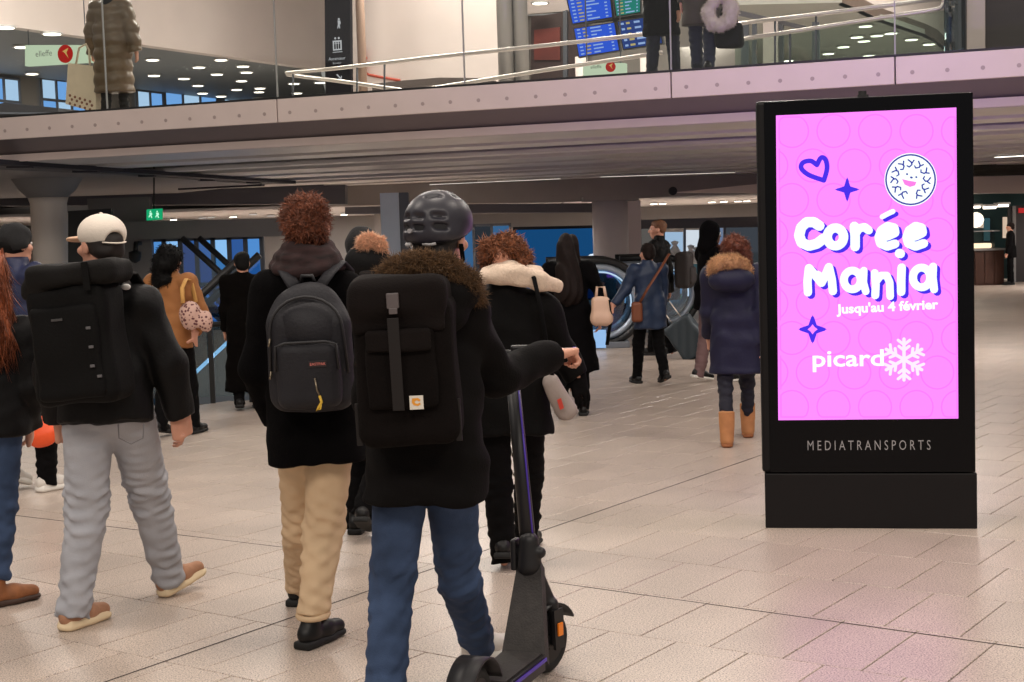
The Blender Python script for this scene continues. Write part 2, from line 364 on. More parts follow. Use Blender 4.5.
# ---- balcony frame
BA = math.radians(-19.73); bu = np.array([math.cos(BA), math.sin(BA), 0]); bn = np.array([-bu[1], bu[0], 0]); BAX = np.array([bu, bn, [0, 0, 1.]])
ZB = 3.3
E0 = Zp(512, 83.0, ZB)
def B(s, t, z): q = E0+bu*s+bn*t; return np.array([q[0], q[1], z])
def BP(x, y, t):
    """pixel on the vertical plane t metres behind the balcony edge"""
    d = ray(x, y); return O3+d*(np.dot(E0+bn*t-O3, bn)/np.dot(d, bn))
def bs(p): return float(np.dot(np.array(p)-E0, bu))
M_fascia = mat('fascia_paint', (206, 190, 184), .42, .03, 3)
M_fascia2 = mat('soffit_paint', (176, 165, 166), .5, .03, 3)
M_dark = mat('dark_rubber', (20, 20, 20), .6)
zf = float(BP(671, 98, 0)[2])                # bottom of the fascia
s278, s671, s895 = bs(BP(277, 110, 0)), bs(BP(671, 85, 0)), bs(BP(895, 70, 0)); md = (s671-s278)/2
cuts = [s278-4*md, s278-2*md, s278, s671, s895, s895+2*md, s895+4*md]
tr = thing('trim_1', B(0, 0, zf), kind='structure')
M_bolt = mat('bolt_metal', (162, 146, 142), .5)
bolt_me = None
for a, b in zip(cuts[:-1], cuts[1:]):
    pn = obj('fascia_panel', box(B((a+b)/2, .03, (ZB+zf)/2), (b-a-.014, .06, ZB-zf), BAX, .006), M_fascia, tr)
    k = int(round((b-a)/(md/7)))
    for i in range(k):
        s = a+(i+.5)*(b-a)/k
        x, y, z = pix(B(s, 0, zf+.1))
        if not -20 < x < 1044: continue
        q = B(s, -.004, zf+.105)
        if bolt_me is None:
            q0 = np.array(root_loc(tr)); bo = obj('bolt', disc(q0, .021, .012, bn), M_bolt, tr); bolt_me = bo.data
            bo.parent = pn; bo.location = tuple(q-q0)
        else:
            bo = obj('bolt', bolt_me, None, pn); bo.location = tuple(q-np.array(root_loc(tr)))
obj('backing_strip', box(B((cuts[0]+cuts[-1])/2, .075, (ZB+zf)/2), (cuts[-1]-cuts[0], .02, ZB-zf-.01), BAX), M_dark, tr)
obj('glass_shoe', box(B((cuts[0]+cuts[-1])/2, .03, ZB+.012), (cuts[-1]-cuts[0], .055, .024), BAX), M_dark, tr)
q = BP(671, 98, 0); tS = None
# soffit recess, second band, plank ceiling
def tAtZ(x, y, z): return float(np.dot(Zp(x, y, z)-E0, bn))
t2 = .42; z2a = float(BP(671, 116.5, t2)[2]); z2 = float(BP(671, 125, t2)[2])
LX = 26
so = thing('trim_2', B(0, t2/2, z2), kind='structure')
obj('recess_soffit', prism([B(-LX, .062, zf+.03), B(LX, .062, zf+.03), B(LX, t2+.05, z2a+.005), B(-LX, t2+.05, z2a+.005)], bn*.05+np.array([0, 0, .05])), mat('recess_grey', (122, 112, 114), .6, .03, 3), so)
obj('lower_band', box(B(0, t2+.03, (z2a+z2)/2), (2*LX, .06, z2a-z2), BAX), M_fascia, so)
ce = thing('ceiling', B(0, t2+9, z2), kind='structure')
M_plank = mat('ceiling_plank', (205, 200, 196), .45, .04, 2, island=.06)
M_void = mat('ceiling_void', (40, 40, 42), .9)
obj('ceiling_void', box(B(0, t2+10.5, z2+.16), (2*LX, 21, .04), BAX), M_void, ce)
pit = 2.05; t = t2+.16; i = 0
while t < t2+17.5:
    dz = (0, .07, .0, .09)[i % 4]; wd = (pit*.60, pit*.22, pit*.38)[i % 3]
    obj('ceiling_plank', box(B(0, t+wd/2, z2+.03+dz), (2*LX, wd-.06, .05), BAX), M_plank, ce); t += wd; i += 1
tb = t                                        # far end of the plank ceiling
# diagonal slot and lower soffit field at the left
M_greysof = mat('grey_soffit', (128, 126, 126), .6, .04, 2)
M_slot = mat('slot_dark', (38, 38, 48), .6)
def zpoly(name, pts, z, th, m, parent, kindtop=None): return obj(name, prism([Zp(x, y, z) for x, y in pts], (0, 0, th)), m, parent)
a, b = Zp(-60, 161, z2-.05), Zp(290, 184, z2-.05); d = (b-a)/np.linalg.norm(b-a); s = np.cross(d, [0, 0, 1])*.12
obj('ceiling_slot', prism([a-s, b-s, b+s, a+s], (0, 0, .06)), M_slot, ce)
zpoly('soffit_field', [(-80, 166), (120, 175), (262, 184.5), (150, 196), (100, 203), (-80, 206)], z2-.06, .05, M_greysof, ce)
a, b = Zp(180, 190, z2-.09), Zp(263, 186, z2-.09); d = (b-a)/np.linalg.norm(b-a); s = np.cross(d, [0, 0, 1])*.06
obj('ceiling_slot', prism([a-s, b-s, b+s, a+s], (0, 0, .03)), M_slot, ce)
# black end plates where the planks meet the slot
for (x0, x1, y) in ((6, 30, 164), (72, 97, 169), (138, 154, 173.5), (198, 213, 178), (246, 260, 180.5)):
    p = Zp(x0, y, z2-.02); r = Zp(x1, y-.3, z2-.02); obj('end_plate', prism([p, r, r+[0, .14, 0], p+[0, .14, 0]], (0, 0, -.05)), M_slot, ce)
# linear lights let into the planks
M_lamp = emis('lamp_white', (255, 246, 232), 3.0)
for (x0, y0, x1, y1, lb) in ((430, 184.5, 560, 178.6, 'thin linear ceiling lamp above the helmet'), (600, 176.8, 735, 172.3, 'thin linear ceiling lamp left of the advertising totem'), (996, 157.2, 1062, 153.5, 'bright linear ceiling lamp right of the totem')):
    a, b = Zp(x0, y0, z2-.01), Zp(x1, y1, z2-.01); d = (b-a)/np.linalg.norm(b-a); s = np.cross(d, [0, 0, 1])*(.10 if x0 > 900 else .03)
    T = thing('linear_lamp', (a+b)/2, lb, 'lamp', 'linear lamps in the plank ceiling')
    obj('housing', prism([a-s*1.3, b-s*1.3, b+s*1.3, a+s*1.3], (0, 0, .012)), M_greysof, T)
    obj('diffuser', prism([a-s, b-s, b+s, a+s], (0, 0, -.006)), M_lamp if x0 > 900 else emis('lamp_dim', (255, 246, 232), 1.1), T)
# ---- beams and low ceiling at the back
M_beam = mat('beam_paint', (92, 90, 94), .6, .05, 2)
M_beam2 = mat('beam_paint_warm', (150, 142, 136), .6, .05, 2)
YB = 31.0
zt = z2+.06
def ypoly(pts, Y, th): return prism([P(x, y, Y) for x, y in pts], (0, th, 0))
bm_ = thing('trim_3', (0, YB, 2.3), kind='structure')
obj('beam', ypoly([(-200, 190), (345, 184), (345, 204), (-200, 207)], 30.0, .5), M_beam, bm_)
obj('beam', ypoly([(330, 170), (1200, 150), (1200, 192), (760, 193), (676, 196), (560, 202), (330, 206)], YB, .6), M_beam2, bm_)
obj('beam', ypoly([(345, 205), (600, 203), (600, 212), (345, 214)], YB+.8, .6), M_beam, bm_)
obj('white_fascia', ypoly([(672, 192.5), (757, 184), (1060, 174), (1060, 193), (757, 193.2)], YB-.6, .3), mat('white_fascia', (226, 208, 196), .5, .02, 3), bm_)
obj('fascia_cap', disc(P(673, 191, YB-.7), .09, .1, (0, 1, 0)), M_dark, bm_)
obj('glass_strip', ypoly([(960, 164), (1060, 162), (1060, 175), (960, 176)], YB-.8, .03), glass_mat('glass_dark', (120, 128, 124), .12), bm_)
lc = thing('ceiling_low', (0, 38, 2.33), kind='structure')
M_lowc = mat('low_ceiling', (215, 212, 210), .6, .04, 2)
obj('ceiling_panel', box((0, 38.5, 2.40), (60, 14, .06)), M_lowc, lc)
for lx in (-9.2, -5.1, 1.3, 6.4, 11.5): obj('ceiling_joint', box((lx, 38, 2.366), (.05, 13, .008)), M_beam, lc)
M_back = mat('back_wall', (140, 135, 132), .7, .05, 1.5)
obj('wall_back', box((0, 44.2, 1.5), (60, .2, 3.1)), M_back)['kind'] = 'structure'
M_side = mat('side_wall', (120, 114, 108), .7, .05, 1.5)
obj('wall_left', box((-19, 20, 3.2), (.2, 50, 6.6)), M_side)['kind'] = 'structure'
obj('wall_right', box((23, 22, 1.5), (.2, 45, 3.1)), M_side)['kind'] = 'structure'
# ---- upper gallery
fu = thing('floor_upper', (0, 30, 3.2), kind='structure')
M_conc = mat('gallery_floor', (150, 142, 136), .5, .05, 3)
obj('gallery_slab', prism([B(-20, .09, 3.18), B(22, .09, 3.18), B(22, 33, 3.18), B(-20, 33, 3.18)], (0, 0, .09)), M_conc, fu)
M_cream = mat('gallery_wall', (218, 204, 198), .6, .03, 2)
M_dceil = mat('gallery_dark_ceiling', (118, 122, 124), .6, .05, 2)
ZC = 5.6
obj('ceiling_upper', prism([B(-24, -.5, 11.), B(26, -.5, 11.), B(26, 34, 11.), B(-24, 34, 11.)], (0, 0, .2)), mat('gallery_ceiling', (225, 218, 210), .7))['kind'] = 'structure'
# left: white bulkhead with a dark spot-lit ceiling behind it
A_, B_ = Zp(-130, 7.1, ZC), Zp(329, 70.3, ZC); dd = (B_-A_)/np.linalg.norm(B_-A_); nn = np.array([-dd[1], dd[0], 0])
obj('wall_bulkhead', prism([A_, B_, B_+[0, 0, 5.2], A_+[0, 0, 5.2]], nn*.25), M_cream)['kind'] = 'structure'
W0, W1 = Zp(-90, 63.5, ZC), Zp(338, 113, ZC); wdir = (W1-W0)/np.linalg.norm(W1-W0); wnr = np.array([-wdir[1], wdir[0], 0])
def WP(x, y, off=0.0):
    d = ray(x, y); return O3+d*(np.dot(W0+wnr*off-O3, wnr)/np.dot(d, wnr))
dcl = thing('ceiling_gallery', (A_+B_)/2, kind='structure')
obj('dark_panel', prism([A_+nn*.26, B_+nn*.26, W1+wnr*.3, W0+wnr*.3], (0, 0, .1)), M_dceil, dcl)
SP = [(5, 28), (23, 47.5), (52, 34.3), (32, 74.3), (152.6, 60.3), (154, 76), (199, 67.7), (221, 60.3), (217, 74.7), (184, 79), (243, 66.7), (246.6, 72.7), (241.6, 81.3), (236.6, 90), (260, 88.6), (259, 92.3), (257.6, 99), (198, 86), (202.6, 93.6), (221, 96.6), (294, 84), (320, 83), (297, 93.5)]
def nth(i):
    return '%d%s' % (i, 'th' if 10 < i % 100 < 14 else {1: 'st', 2: 'nd', 3: 'rd'}.get(i % 10, 'th'))
def ranks(L): o = sorted(range(len(L)), key=lambda i: (L[i][0], L[i][1])); return {j: k+1 for k, j in enumerate(o)}
M_spot = emis('spot_glow', (255, 244, 228), 6.0); M_rim = mat('spot_rim', (200, 198, 196), .4)
spot_me = {}
def spot(p, r, lb, grp):
    T = thing('downlight', p, lb, 'lamp', grp)
    if r not in spot_me:
        a = obj('rim', lathe([(r*1.25, 0), (r*1.25, .03), (r*.4, .035)], 14, p), M_rim, T); b = obj('glow', disc(p-[0, 0, .005], r, .008), M_spot, T); spot_me[r] = (a.data, b.data)
    else:
        obj('rim', spot_me[r][0], None, T); obj('glow', spot_me[r][1], None, T)
    return T
rk = ranks(SP)
for i, (x, y) in enumerate(SP): spot(Zp(x, y, ZC-.04), .16 if y < 50 else .13, '%s from the left of the round downlights in the dark upper left ceiling' % nth(rk[i]), 'downlights in the left gallery ceiling')
# far upper-left window wall
M_wblue = emis('daylight_pane', (120, 176, 244), 1.1); M_wlite = emis('daylight_pane_bright', (186, 220, 255), 1.05); M_fr = mat('window_frame', (84, 88, 96), .5)
obj('wall_gallery_back', prism([W0+[0, 0, -2.35], W1+[0, 0, -2.35], W1+[0, 0, -.005], W0+[0, 0, -.005]], wnr*.2), M_side)['kind'] = 'structure'
def window(name, x0, y0, x1, y1, Y, nx=2, ny=1, bl=None):
    T = thing(name, P((x0+x1)/2, y1, Y), kind='structure')
    m = .12
    a, b, c, d = P(x0, y0, Y), P(x1, y0, Y), P(x1, y1, Y), P(x0, y1, Y)
    X0, X1, Z1, Z0 = a[0], b[0], a[2], c[2]
    for i in range(nx):
        for j in range(ny):
            xa, xb = X0+(X1-X0)*i/nx, X0+(X1-X0)*(i+1)/nx; za, zb = Z0+(Z1-Z0)*j/ny, Z0+(Z1-Z0)*(j+1)/ny
            obj('pane', box(((xa+xb)/2, Y, (za+zb)/2), (xb-xa-.05, .02, zb-za-.05)), (M_wlite if (i*3+j*2) % 3 == 1 else M_wblue) if bl is None else bl[(i+j) % len(bl)], T)
    for i in range(nx+1): obj('mullion', box((X0+(X1-X0)*i/nx, Y-.03, (Z0+Z1)/2), (.07, .08, Z1-Z0+.07)), M_fr, T)
    for j in range(ny+1): obj('transom', box(((X0+X1)/2, Y-.03, Z0+(Z1-Z0)*j/ny), (X1-X0, .08, .07)), M_fr, T)
    return T
def awindow(name, x0, y0, x1, y1, nx, ny):
    T = thing(name, WP((x0+x1)/2, y1, -.04), kind='structure'); q = [WP(x0, y0, -.04), WP(x1, y0, -.04), WP(x1, y1, -.04), WP(x0, y1, -.04)]
    X = lambda u, v: q[0]+(q[1]-q[0])*u*np.array([1, 1, 0])+np.array([0, 0, q[3][2]-q[0][2]])*v
    for i in range(nx):
        for j in range(ny): obj('pane', prism([X((i+.04)/nx, (j+.04)/ny), X((i+.96)/nx, (j+.04)/ny), X((i+.96)/nx, (j+.96)/ny), X((i+.04)/nx, (j+.96)/ny)], wnr*.02), M_wlite if (i*2+j+int(x0)) % 3 == 1 else M_wblue, T)
    for i in range(nx+1): obj('mullion', tube([X(i/nx, 0)-wnr*.02, X(i/nx, 1)-wnr*.02], .035, 6), M_fr, T)
    for j in range(ny+1): obj('transom', tube([X(0, j/ny)-wnr*.02, X(1, j/ny)-wnr*.02], .035, 6), M_fr, T)
wn = 0
for (x0, y0, x1, y1, nx) in ((-30, 74, 18, 122, 3), (40, 78, 84, 120, 3), (136, 90, 162, 120, 2), (164, 91, 216, 120, 3), (223, 98, 256, 118, 2)):
    wn += 1; awindow('window_%d' % wn, x0, y0, x1, y1, nx, 2 if x0 < 100 else 1)
# centre: beige back wall, sign pylon, posts
tW = 11.5
obj('wall_gallery_centre', prism([BP(352, 130, tW), BP(500, 130, tW), BP(500, -180, tW), BP(352, -180, tW)], bn*.2), M_cream)['kind'] = 'structure'
obj('wall_gallery_side', prism([BP(486, 130, tW+4), BP(745, 110, tW+4), BP(745, 5, tW+4), BP(640, 12, tW+4), BP(486, 17, tW+4)], bn*.2), M_side)['kind'] = 'structure'
obj('wall_gallery_bulkhead', prism([BP(486, 17, tW+3.8), BP(760, -3, tW+3.8), BP(760, -180, tW+3.8), BP(486, -180, tW+3.8)], bn*.15), M_cream)['kind'] = 'structure'
obj('wall_gallery_far', prism([BP(700, 120, 29), BP(1150, 110, 29), BP(1150, -60, 29), BP(700, -60, 29)], bn*.2), M_side)['kind'] = 'structure'
M_navy = mat('sign_navy', (12, 10, 18), .6, spec=.15); M_white = mat('sign_white', (235, 235, 235), .5); M_white_e = emis('sign_white_lit', (225, 225, 230), .7)
def on_plane(g, x, y, t, scale, off=-.02):
    o = BP(x, y, t)+bn*off; return place((np.asarray(g[0])*scale, g[1]), o, bu, [0, 0, 1.], -bn)
ts = 10.0; sg = thing('sign_pylon', BP(338, 100, ts), 'tall black direction sign with white lift pictograms behind the gallery glass', 'sign')
obj('panel', prism([BP(325.5, 102, ts), BP(351, 100, ts), BP(349, -120, ts), BP(323.5, -120, ts)], bn*.1), M_navy, sg)
px = .0185
obj('pictogram', on_plane(join(disc((0, 6.3*1, 0), 1.5, .3), prism([(-2, 4.5, 0), (2, 4.5, 0), (2.6, 0, 0), (1, -1, 0), (1.6, -6, 0), (.3, -6, 0), (-.4, -2, 0), (-1.6, -6, 0), (-2.8, -6, 0), (-1.4, 0, 0)], (0, 0, .3))), 339.5, 24, ts, px*.75), M_white_e, sg)
obj('lift_pictogram', on_plane(join(prism([(-5, -5, 0), (5, -5, 0), (5, 5, 0), (-5, 5, 0)], (0, 0, .2)), disc((-2, 7.2, 0), 1.1, .2), disc((2, 7.2, 0), 1.1, .2), prism([(-5.5, -7, 0), (5.5, -7, 0), (5.5, -6.3, 0), (-5.5, -6.3, 0)], (0, 0, .2))), 337.8, 45.5, ts, px), M_white_e, sg)
obj('lift_figures', on_plane(join(*[prism([(x-.9, -3.5, .25), (x+.9, -3.5, .25), (x+.9, 1.5, .25), (x-.9, 1.5, .25)], (0, 0, .1)) for x in (-2.6, 0, 2.6)], *[disc((x, 2.6, .25), .8, .1) for x in (-2.6, 0, 2.6)]), 337.8, 45.5, ts, px), M_navy, sg)
obj('lettering', on_plane(text_geo('Ascenseur', 5, .02), 337.5, 60, ts, px*.9), M_white_e, sg)
obj('lettering', on_plane(text_geo('Elevator', 3.2, .0), 337.5, 64, ts, px*.9), M_white_e, sg)
obj('arrow', on_plane(prism([(-3, 2.5, 0), (-1.6, 3, 0), (2, -1, 0), (2.4, 1, 0), (3.3, .6, 0), (2.6, -3, 0), (-1, -2.4, 0), (-1, -1.5, 0), (1, -1.8, 0)], (0, 0, .2)), 339.5, 77, ts, px), M_white_e, sg)
M_steel = mat('column_steel', (150, 146, 142), .35, .06, 3, metal=.5, aniso=(1, 1, .1))
def column(x, y, t, r, lb, m, z0=3.25, z1=9.0):
    c = BP(x, y, t); T = thing('column', (c[0], c[1], z0), lb, 'column')
    obj('shaft', lathe([(r, 0), (r, z1-z0)], 24, (c[0], c[1], z0)), m, T, True); obj('collar', lathe([(r*1.08, 0), (r*1.08, .12), (r, .14)], 24, (c[0], c[1], z0)), M_fr, T, True)
    return T
column(506, 60, 9, .14, 'grey steel column left of the departure screens on the gallery', M_steel)
column(521.5, 60, 9.1, .13, 'slimmer steel column paired beside the grey gallery column', M_steel)
column(362, 60, 10.6, .085, 'thin tan pipe column beside the black direction sign', mat('tan_pipe', (168, 140, 122), .5))
M_red = mat('red_pipe', (176, 72, 52), .5)
pp = thing('red_conduit', BP(365, 76, 11.4), 'thin red pipe bending along the cream gallery wall', 'pipe')
obj('pipe', tube([BP(364, 48, 11.43), BP(365, 72, 11.43), BP(369, 75, 11.43), BP(400, 80.5, 11.43)], .03, 6), M_red, pp, True)
obj('clamp', box(BP(364.3, 58, 11.43), (.09, .09, .05), BAX), M_red, pp)
ra = thing('ramp', BP(420, 95, 8), 'dark stair ramp wedge rising behind the V-shaped rails', 'ramp')
obj('stringer', prism([BP(372, 84, 8), BP(402, 80.5, 8), BP(440, 77.5, 8), BP(484, 78, 8), (*BP(484, 100, 8)[:2], 3.272), (*BP(372, 100, 8)[:2], 3.272)], bn*.6), mat('ramp_dark', (70, 60, 56), .6), ra)
dk = thing('door_1', BP(550, 90, tW+3.6), kind='structure')
obj('dark_panel', prism([BP(531, 100, tW+3.6), BP(585, 100, tW+3.6), BP(585, 9, tW+3.6), BP(531, 17, tW+3.6)], bn*.12), mat('door_brown', (62, 44, 42), .5, .2, 2), dk)
obj('red_panel', prism([BP(534, 60, tW+3.55), BP(560, 60, tW+3.55), BP(560, 27, tW+3.55), BP(534, 30, tW+3.55)], bn*.04), mat('door_red', (110, 46, 38), .5, .3, 2), dk)
obj('door_frame', prism([BP(563, 100, tW+3.5), BP(567, 100, tW+3.5), BP(567, 10, tW+3.5), BP(563, 11, tW+3.5)], bn*.08), M_fr, dk)
column(582, 80, tW+2, .13, 'pale post under the departure screens', M_cream, z1=5.2); column(646, 76, tW+2, .11, 'pale post at the right below the departure screens', M_cream, z1=5.1)
spot(BP(540, 3.5, tW+3), .16, 'single round downlight in the white ceiling left of the departure screens', None)
# ramp rails (two pairs) with glass between
M_rail = mat('brushed_rail', (222, 214, 206), .3, metal=.6)
def rail(T, pts, t, r=.027, posts=()):
    obj('rail', tube([BP(x, y, t) for x, y in pts], r, 8), M_rail, T, True)
    for x, y0, y1 in posts: obj('rail_post', tube([BP(x, y0, t), BP(x, y1, t)], .014, 6), M_fr, T, True)
hr = thing('handrail', BP(420, 106, 3.0), 'double metal ramp handrail with a shallow V left of the departure screens', 'handrail')
rail(hr, [(286, 73), (340, 68), (430, 57.5), (550, 45), (668, 31.5)], 3.0, posts=[(293, 73, 112), (384.5, 63, 106), (357, 67, 108)])
rail(hr, [(287, 74.5), (350, 82.5), (408, 91), (440, 87), (540, 71), (662, 52.5)], 3.2)
hr = thing('handrail', BP(840, 80, 3.0), 'double metal handrail above the totem curving up at its right end', 'handrail')
rail(hr, [(728, 24.5), (800, 16.5), (880, 6.5), (940, -1)], 3.0, posts=[(775, 20, 85), (816, 15, 82)])
rail(hr, [(728, 41), (800, 30.5), (880, 18), (932, 10.5), (941, 8), (944, 3), (944, -3)], 3.0, posts=[(790, 31, 84)])
gl = thing('ramp_glass', BP(840, 60, 3.05), 'clear ramp guard glass below the right handrails', 'glass panel')
obj('glass_panel', prism([BP(735, 72, 3.06), BP(945, 60, 3.06), BP(945, 10, 3.06), BP(735, 42, 3.06)], bn*.015), glass_mat('glass_green', (226, 236, 230), .05), gl)
cg = thing('curved_glass', BP(955, 55, 3.0), 'curved bluish end glass of the gallery guard at the upper right', 'glass panel')
arc = [BP(944+22*(1-math.cos(a*math.pi/10))/2, 30, 3.0-.5*math.sin(a*math.pi/10)) for a in range(11)]
obj('curved_pane', join(*[prism([(*a[:2], 3.27), (*b[:2], 3.27), (*b[:2], 4.75), (*a[:2], 4.75)], bn*.02) for a, b in zip(arc[:-1], arc[1:])]), glass_mat('glass_blue', (150, 176, 196), .18), cg)
# right: cream pillar, brown wall, curved bulkhead, spot-lit ceiling
cp = thing('column', BP(976, 60, 4), 'square cream pillar at the upper right corner of the gallery', 'column')
obj('shaft', prism([BP(967, 66, 4), BP(985, 65, 4), BP(985, -150, 4), BP(967, -150, 4)], bn*.35), M_cream, cp)
obj('wall_gallery_right', prism([BP(985, 80, 4.2), BP(1100, 70, 4.2), BP(1100, -150, 4.2), BP(985, -150, 4.2)], bn*.2), mat('brown_panel', (48, 38, 34), .6, .25, 4, aniso=(.3, .3, 3)))['kind'] = 'structure'
for i in range(6):
    obj('wall_board', prism([BP(986, 64-i*13, 4.18), BP(1100, 57-i*13, 4.18), BP(1100, 45-i*13, 4.18), BP(986, 52-i*13, 4.18)], bn*.03), MATS['brown_panel'], bpy.data.objects['wall_gallery_right']) if False else None
cv = [Zp(x, y, ZC) for x, y in ((744, 8), (800, -12), (842, 2.5), (858, 8.5), (880, 19), (905, 27.5), (925, 34), (938, 40), (946, 48), (950, 60))]
cb = thing('trim_4', cv[4], kind='structure')
M_brown = mat('bulkhead_edge', (104, 86, 76), .5)
cvv = cv[2:]
obj('curved_edge', join(*[prism([a, b, b+[0, 0, .22], a+[0, 0, .22]], (0, .3, 0)) for a, b in zip(cvv[:-1], cvv[1:])]), M_brown, cb)
obj('curved_wall', join(*[prism([a+[0, 0, .22], b+[0, 0, .22], b+[0, 0, 4], a+[0, 0, 4]], (0, .25, 0)) for a, b in zip(cvv[:-1], cvv[1:])]), M_cream, cb)
rc = thing('ceiling_gallery_right', Zp(840, 40, ZC), kind='structure')
obj('grey_panel', prism([Zp(x, y, ZC) for x, y in ((735, 5), (842, 2.5), (880, 19), (925, 34), (946, 48), (950, 64), (735, 80))], (0, 0, .1)), mat('gallery_grey_ceiling', (176, 174, 166), .6), rc)
SPR = [(865.5, 26.6), (891, 33.7), (877, 36), (857, 37.5), (864, 41.5), (911.5, 40), (929, 44.6), (843.5, 47.3), (869, 56), (828.5, 54), (771, 48), (788, 61)]
rk = ranks(SPR)
for i, (x, y) in enumerate(SPR): spot(Zp(x, y, ZC-.04), .13, '%s from the left of the round downlights in the grey upper right ceiling' % nth(rk[i]), 'downlights in the right gallery ceiling')
wp = thing('partition', BP(758, 70, 6), 'dark framed partition with a pale post behind the right handrails', 'partition')
obj('pale_post', prism([BP(763, 72, 6), BP(777, 71, 6), BP(777, 17, 6), BP(763, 18, 6)], bn*.25), M_cream, wp)
for a, b in ((741, 748), (752, 756), (779, 783), (812, 819)): obj('dark_post', prism([BP(a, 72, 6.1), BP(b, 72, 6.1), BP(b, 22, 6.1), BP(a, 22, 6.1)], bn*.1), M_fr, wp)
obj('dark_rail', prism([BP(738, 10, 6.1), BP(806, 26, 6.1), BP(806, 30, 6.1), BP(738, 15, 6.1)], bn*.1), M_beam, wp)
# upper-left dark kiosk top
ks = thing('stair_canopy', BP(28, 122, 5), 'dark low canopy roof at the far left of the gallery', 'canopy')
obj('roof', prism([BP(-20, 108, 5), BP(5, 102.5, 5), BP(58, 108, 5), BP(60, 122, 5), BP(-20, 126, 5)], bn*.8), mat('canopy_dark', (46, 46, 50), .5), ks)
obj('louvre', prism([BP(-20, 112, 4.98), BP(56, 112.5, 4.98), BP(56, 114, 4.98), BP(-20, 114, 4.98)], bn*.03), M_fr, ks)
# lit shop signs with a red ball
def ball_sign(x0, y0, x1, y1, t, bx, by, br, lb):
    T = thing('lightbox_sign', BP((x0+x1)/2, y1, t), lb, 'sign', None)
    obj('box', prism([BP(x0, y1, t), BP(x1, y1-(x1-x0)*.06, t), BP(x1, y0-(x1-x0)*.0, t), BP(x0, y0, t)], bn*.12), emis('sign_mint', (222, 240, 208), .85), T)
    c = BP(bx, by, t); k = np.linalg.norm(BP(bx+br, by, t)-c)
    obj('ball_emblem', place(disc((0, 0, 0), k, .01, n=20), c-bn*.015, bu, [0, 0, 1.], -bn), emis('sign_red', (196, 40, 36), .8), T)
    obj('emblem_swoosh', place(prism([(-.3*k, .3*k, 0), (.5*k, .62*k, 0), (.2*k, .1*k, 0), (.45*k, -.5*k, 0), (-.05*k, .12*k, 0)], (0, 0, .004)), c-bn*.03, bu, [0, 0, 1.], -bn), emis('sign_gold', (236, 190, 110), .8), T)
    for xx in (x0+4, x1-4): obj('hanger', tube([BP(xx, y0+2, t+.06), (*BP(xx, y0+2, t+.06)[:2], 11.0)], .01, 6), M_fr, T, True)
    obj('lettering', place(text_geo('elleffe', k*.95, .0), BP(x0+(bx-br-x0)*.58, by+br*.3, t)-bn*.015, bu, [0, 0, 1.], -bn), mat('sign_grey_text', (90, 96, 90), .6), T)
ball_sign(25, 45, 90, 66, 7, 66, 54, 7.6, 'mint lit shop sign with a red ball behind the puffer-coat person')
ball_sign(583, 63, 625, 78, 5, 611, 67, 5, 'small mint lit shop sign with a red ball below the departure screens')
# departure screens, 2 x 2 on one frame
M_sblue = emis('screen_blue', (44, 96, 238), .95); M_sgreen = emis('screen_teal', (26, 140, 128), .9); M_snavy = emis('screen_navy', (40, 72, 150), .8)
M_row = emis('screen_rows', (170, 200, 255), .9); M_rowy = emis('screen_rows_gold', (220, 200, 130), .8)
def bil(c, u, v): return (1-v)*((1-u)*V3(c[0])+u*V3(c[1]))+v*((1-u)*V3(c[3])+u*V3(c[2]))
def screen(c, t, m, lb, seed, rows=8):
    q = [BP(x, y, t) for x, y in c]; T = thing('departure_screen', (q[2]+q[3])/2, lb, 'screen', 'departure screens over the gallery')
    ctr = sum(q)/4; obj('bezel', prism([ctr+(p-ctr)*1.07 for p in q], bn*.1), M_dark, T)
    obj('display', prism([p-bn*.012 for p in q], bn*.008), m, T)
    rg = random.Random(seed); gs = []; gy = []
    for i in range(rows):
        v0, v1 = (i+.3)/rows, (i+.66)/rows
        for u0, u1, g in ((.06, .14, gs), (.2, .2+rg.uniform(.08, .14), gy), (.4, .4+rg.uniform(.12, .38), gs), (.86, .92, gs)):
            g.append(prism([bil(q, u, v)-bn*.018 for u, v in ((u0, v1), (u1, v1), (u1, v0), (u0, v0))], bn*.004))
    obj('text_rows', join(*gs), M_row, T); obj('time_rows', join(*gy), M_rowy, T)
    return T
tS = 6.0
screen([(567, -4), (609, -10), (612, 17), (573, 23.5)], tS, M_sblue, 'blue departure screen, upper left of the four', 1)
screen([(613, -11), (640, -15), (640, 12), (617, 16)], tS, M_sgreen, 'teal departure screen, upper right of the four', 2)
screen([(574.5, 29), (614, 23), (619, 50), (579.5, 56.5)], tS, M_sblue, 'blue departure screen, lower left of the four', 3)
screen([(618, 22), (657, 16), (662, 43), (624, 49)], tS, M_snavy, 'dim navy departure screen, lower right of the four', 4, 5)
fr = thing('screen_mount', BP(617, 15, tS+.2), 'dark hanging mount that carries the four departure screens', 'mount')
obj('pole', tube([BP(616, 40, tS+.25), BP(614, -160, tS+.25)], .05, 8), M_dark, fr, True); obj('crossbar', tube([BP(585, 22, tS+.2), BP(650, 14, tS+.2)], .04, 8), M_dark, fr, True)
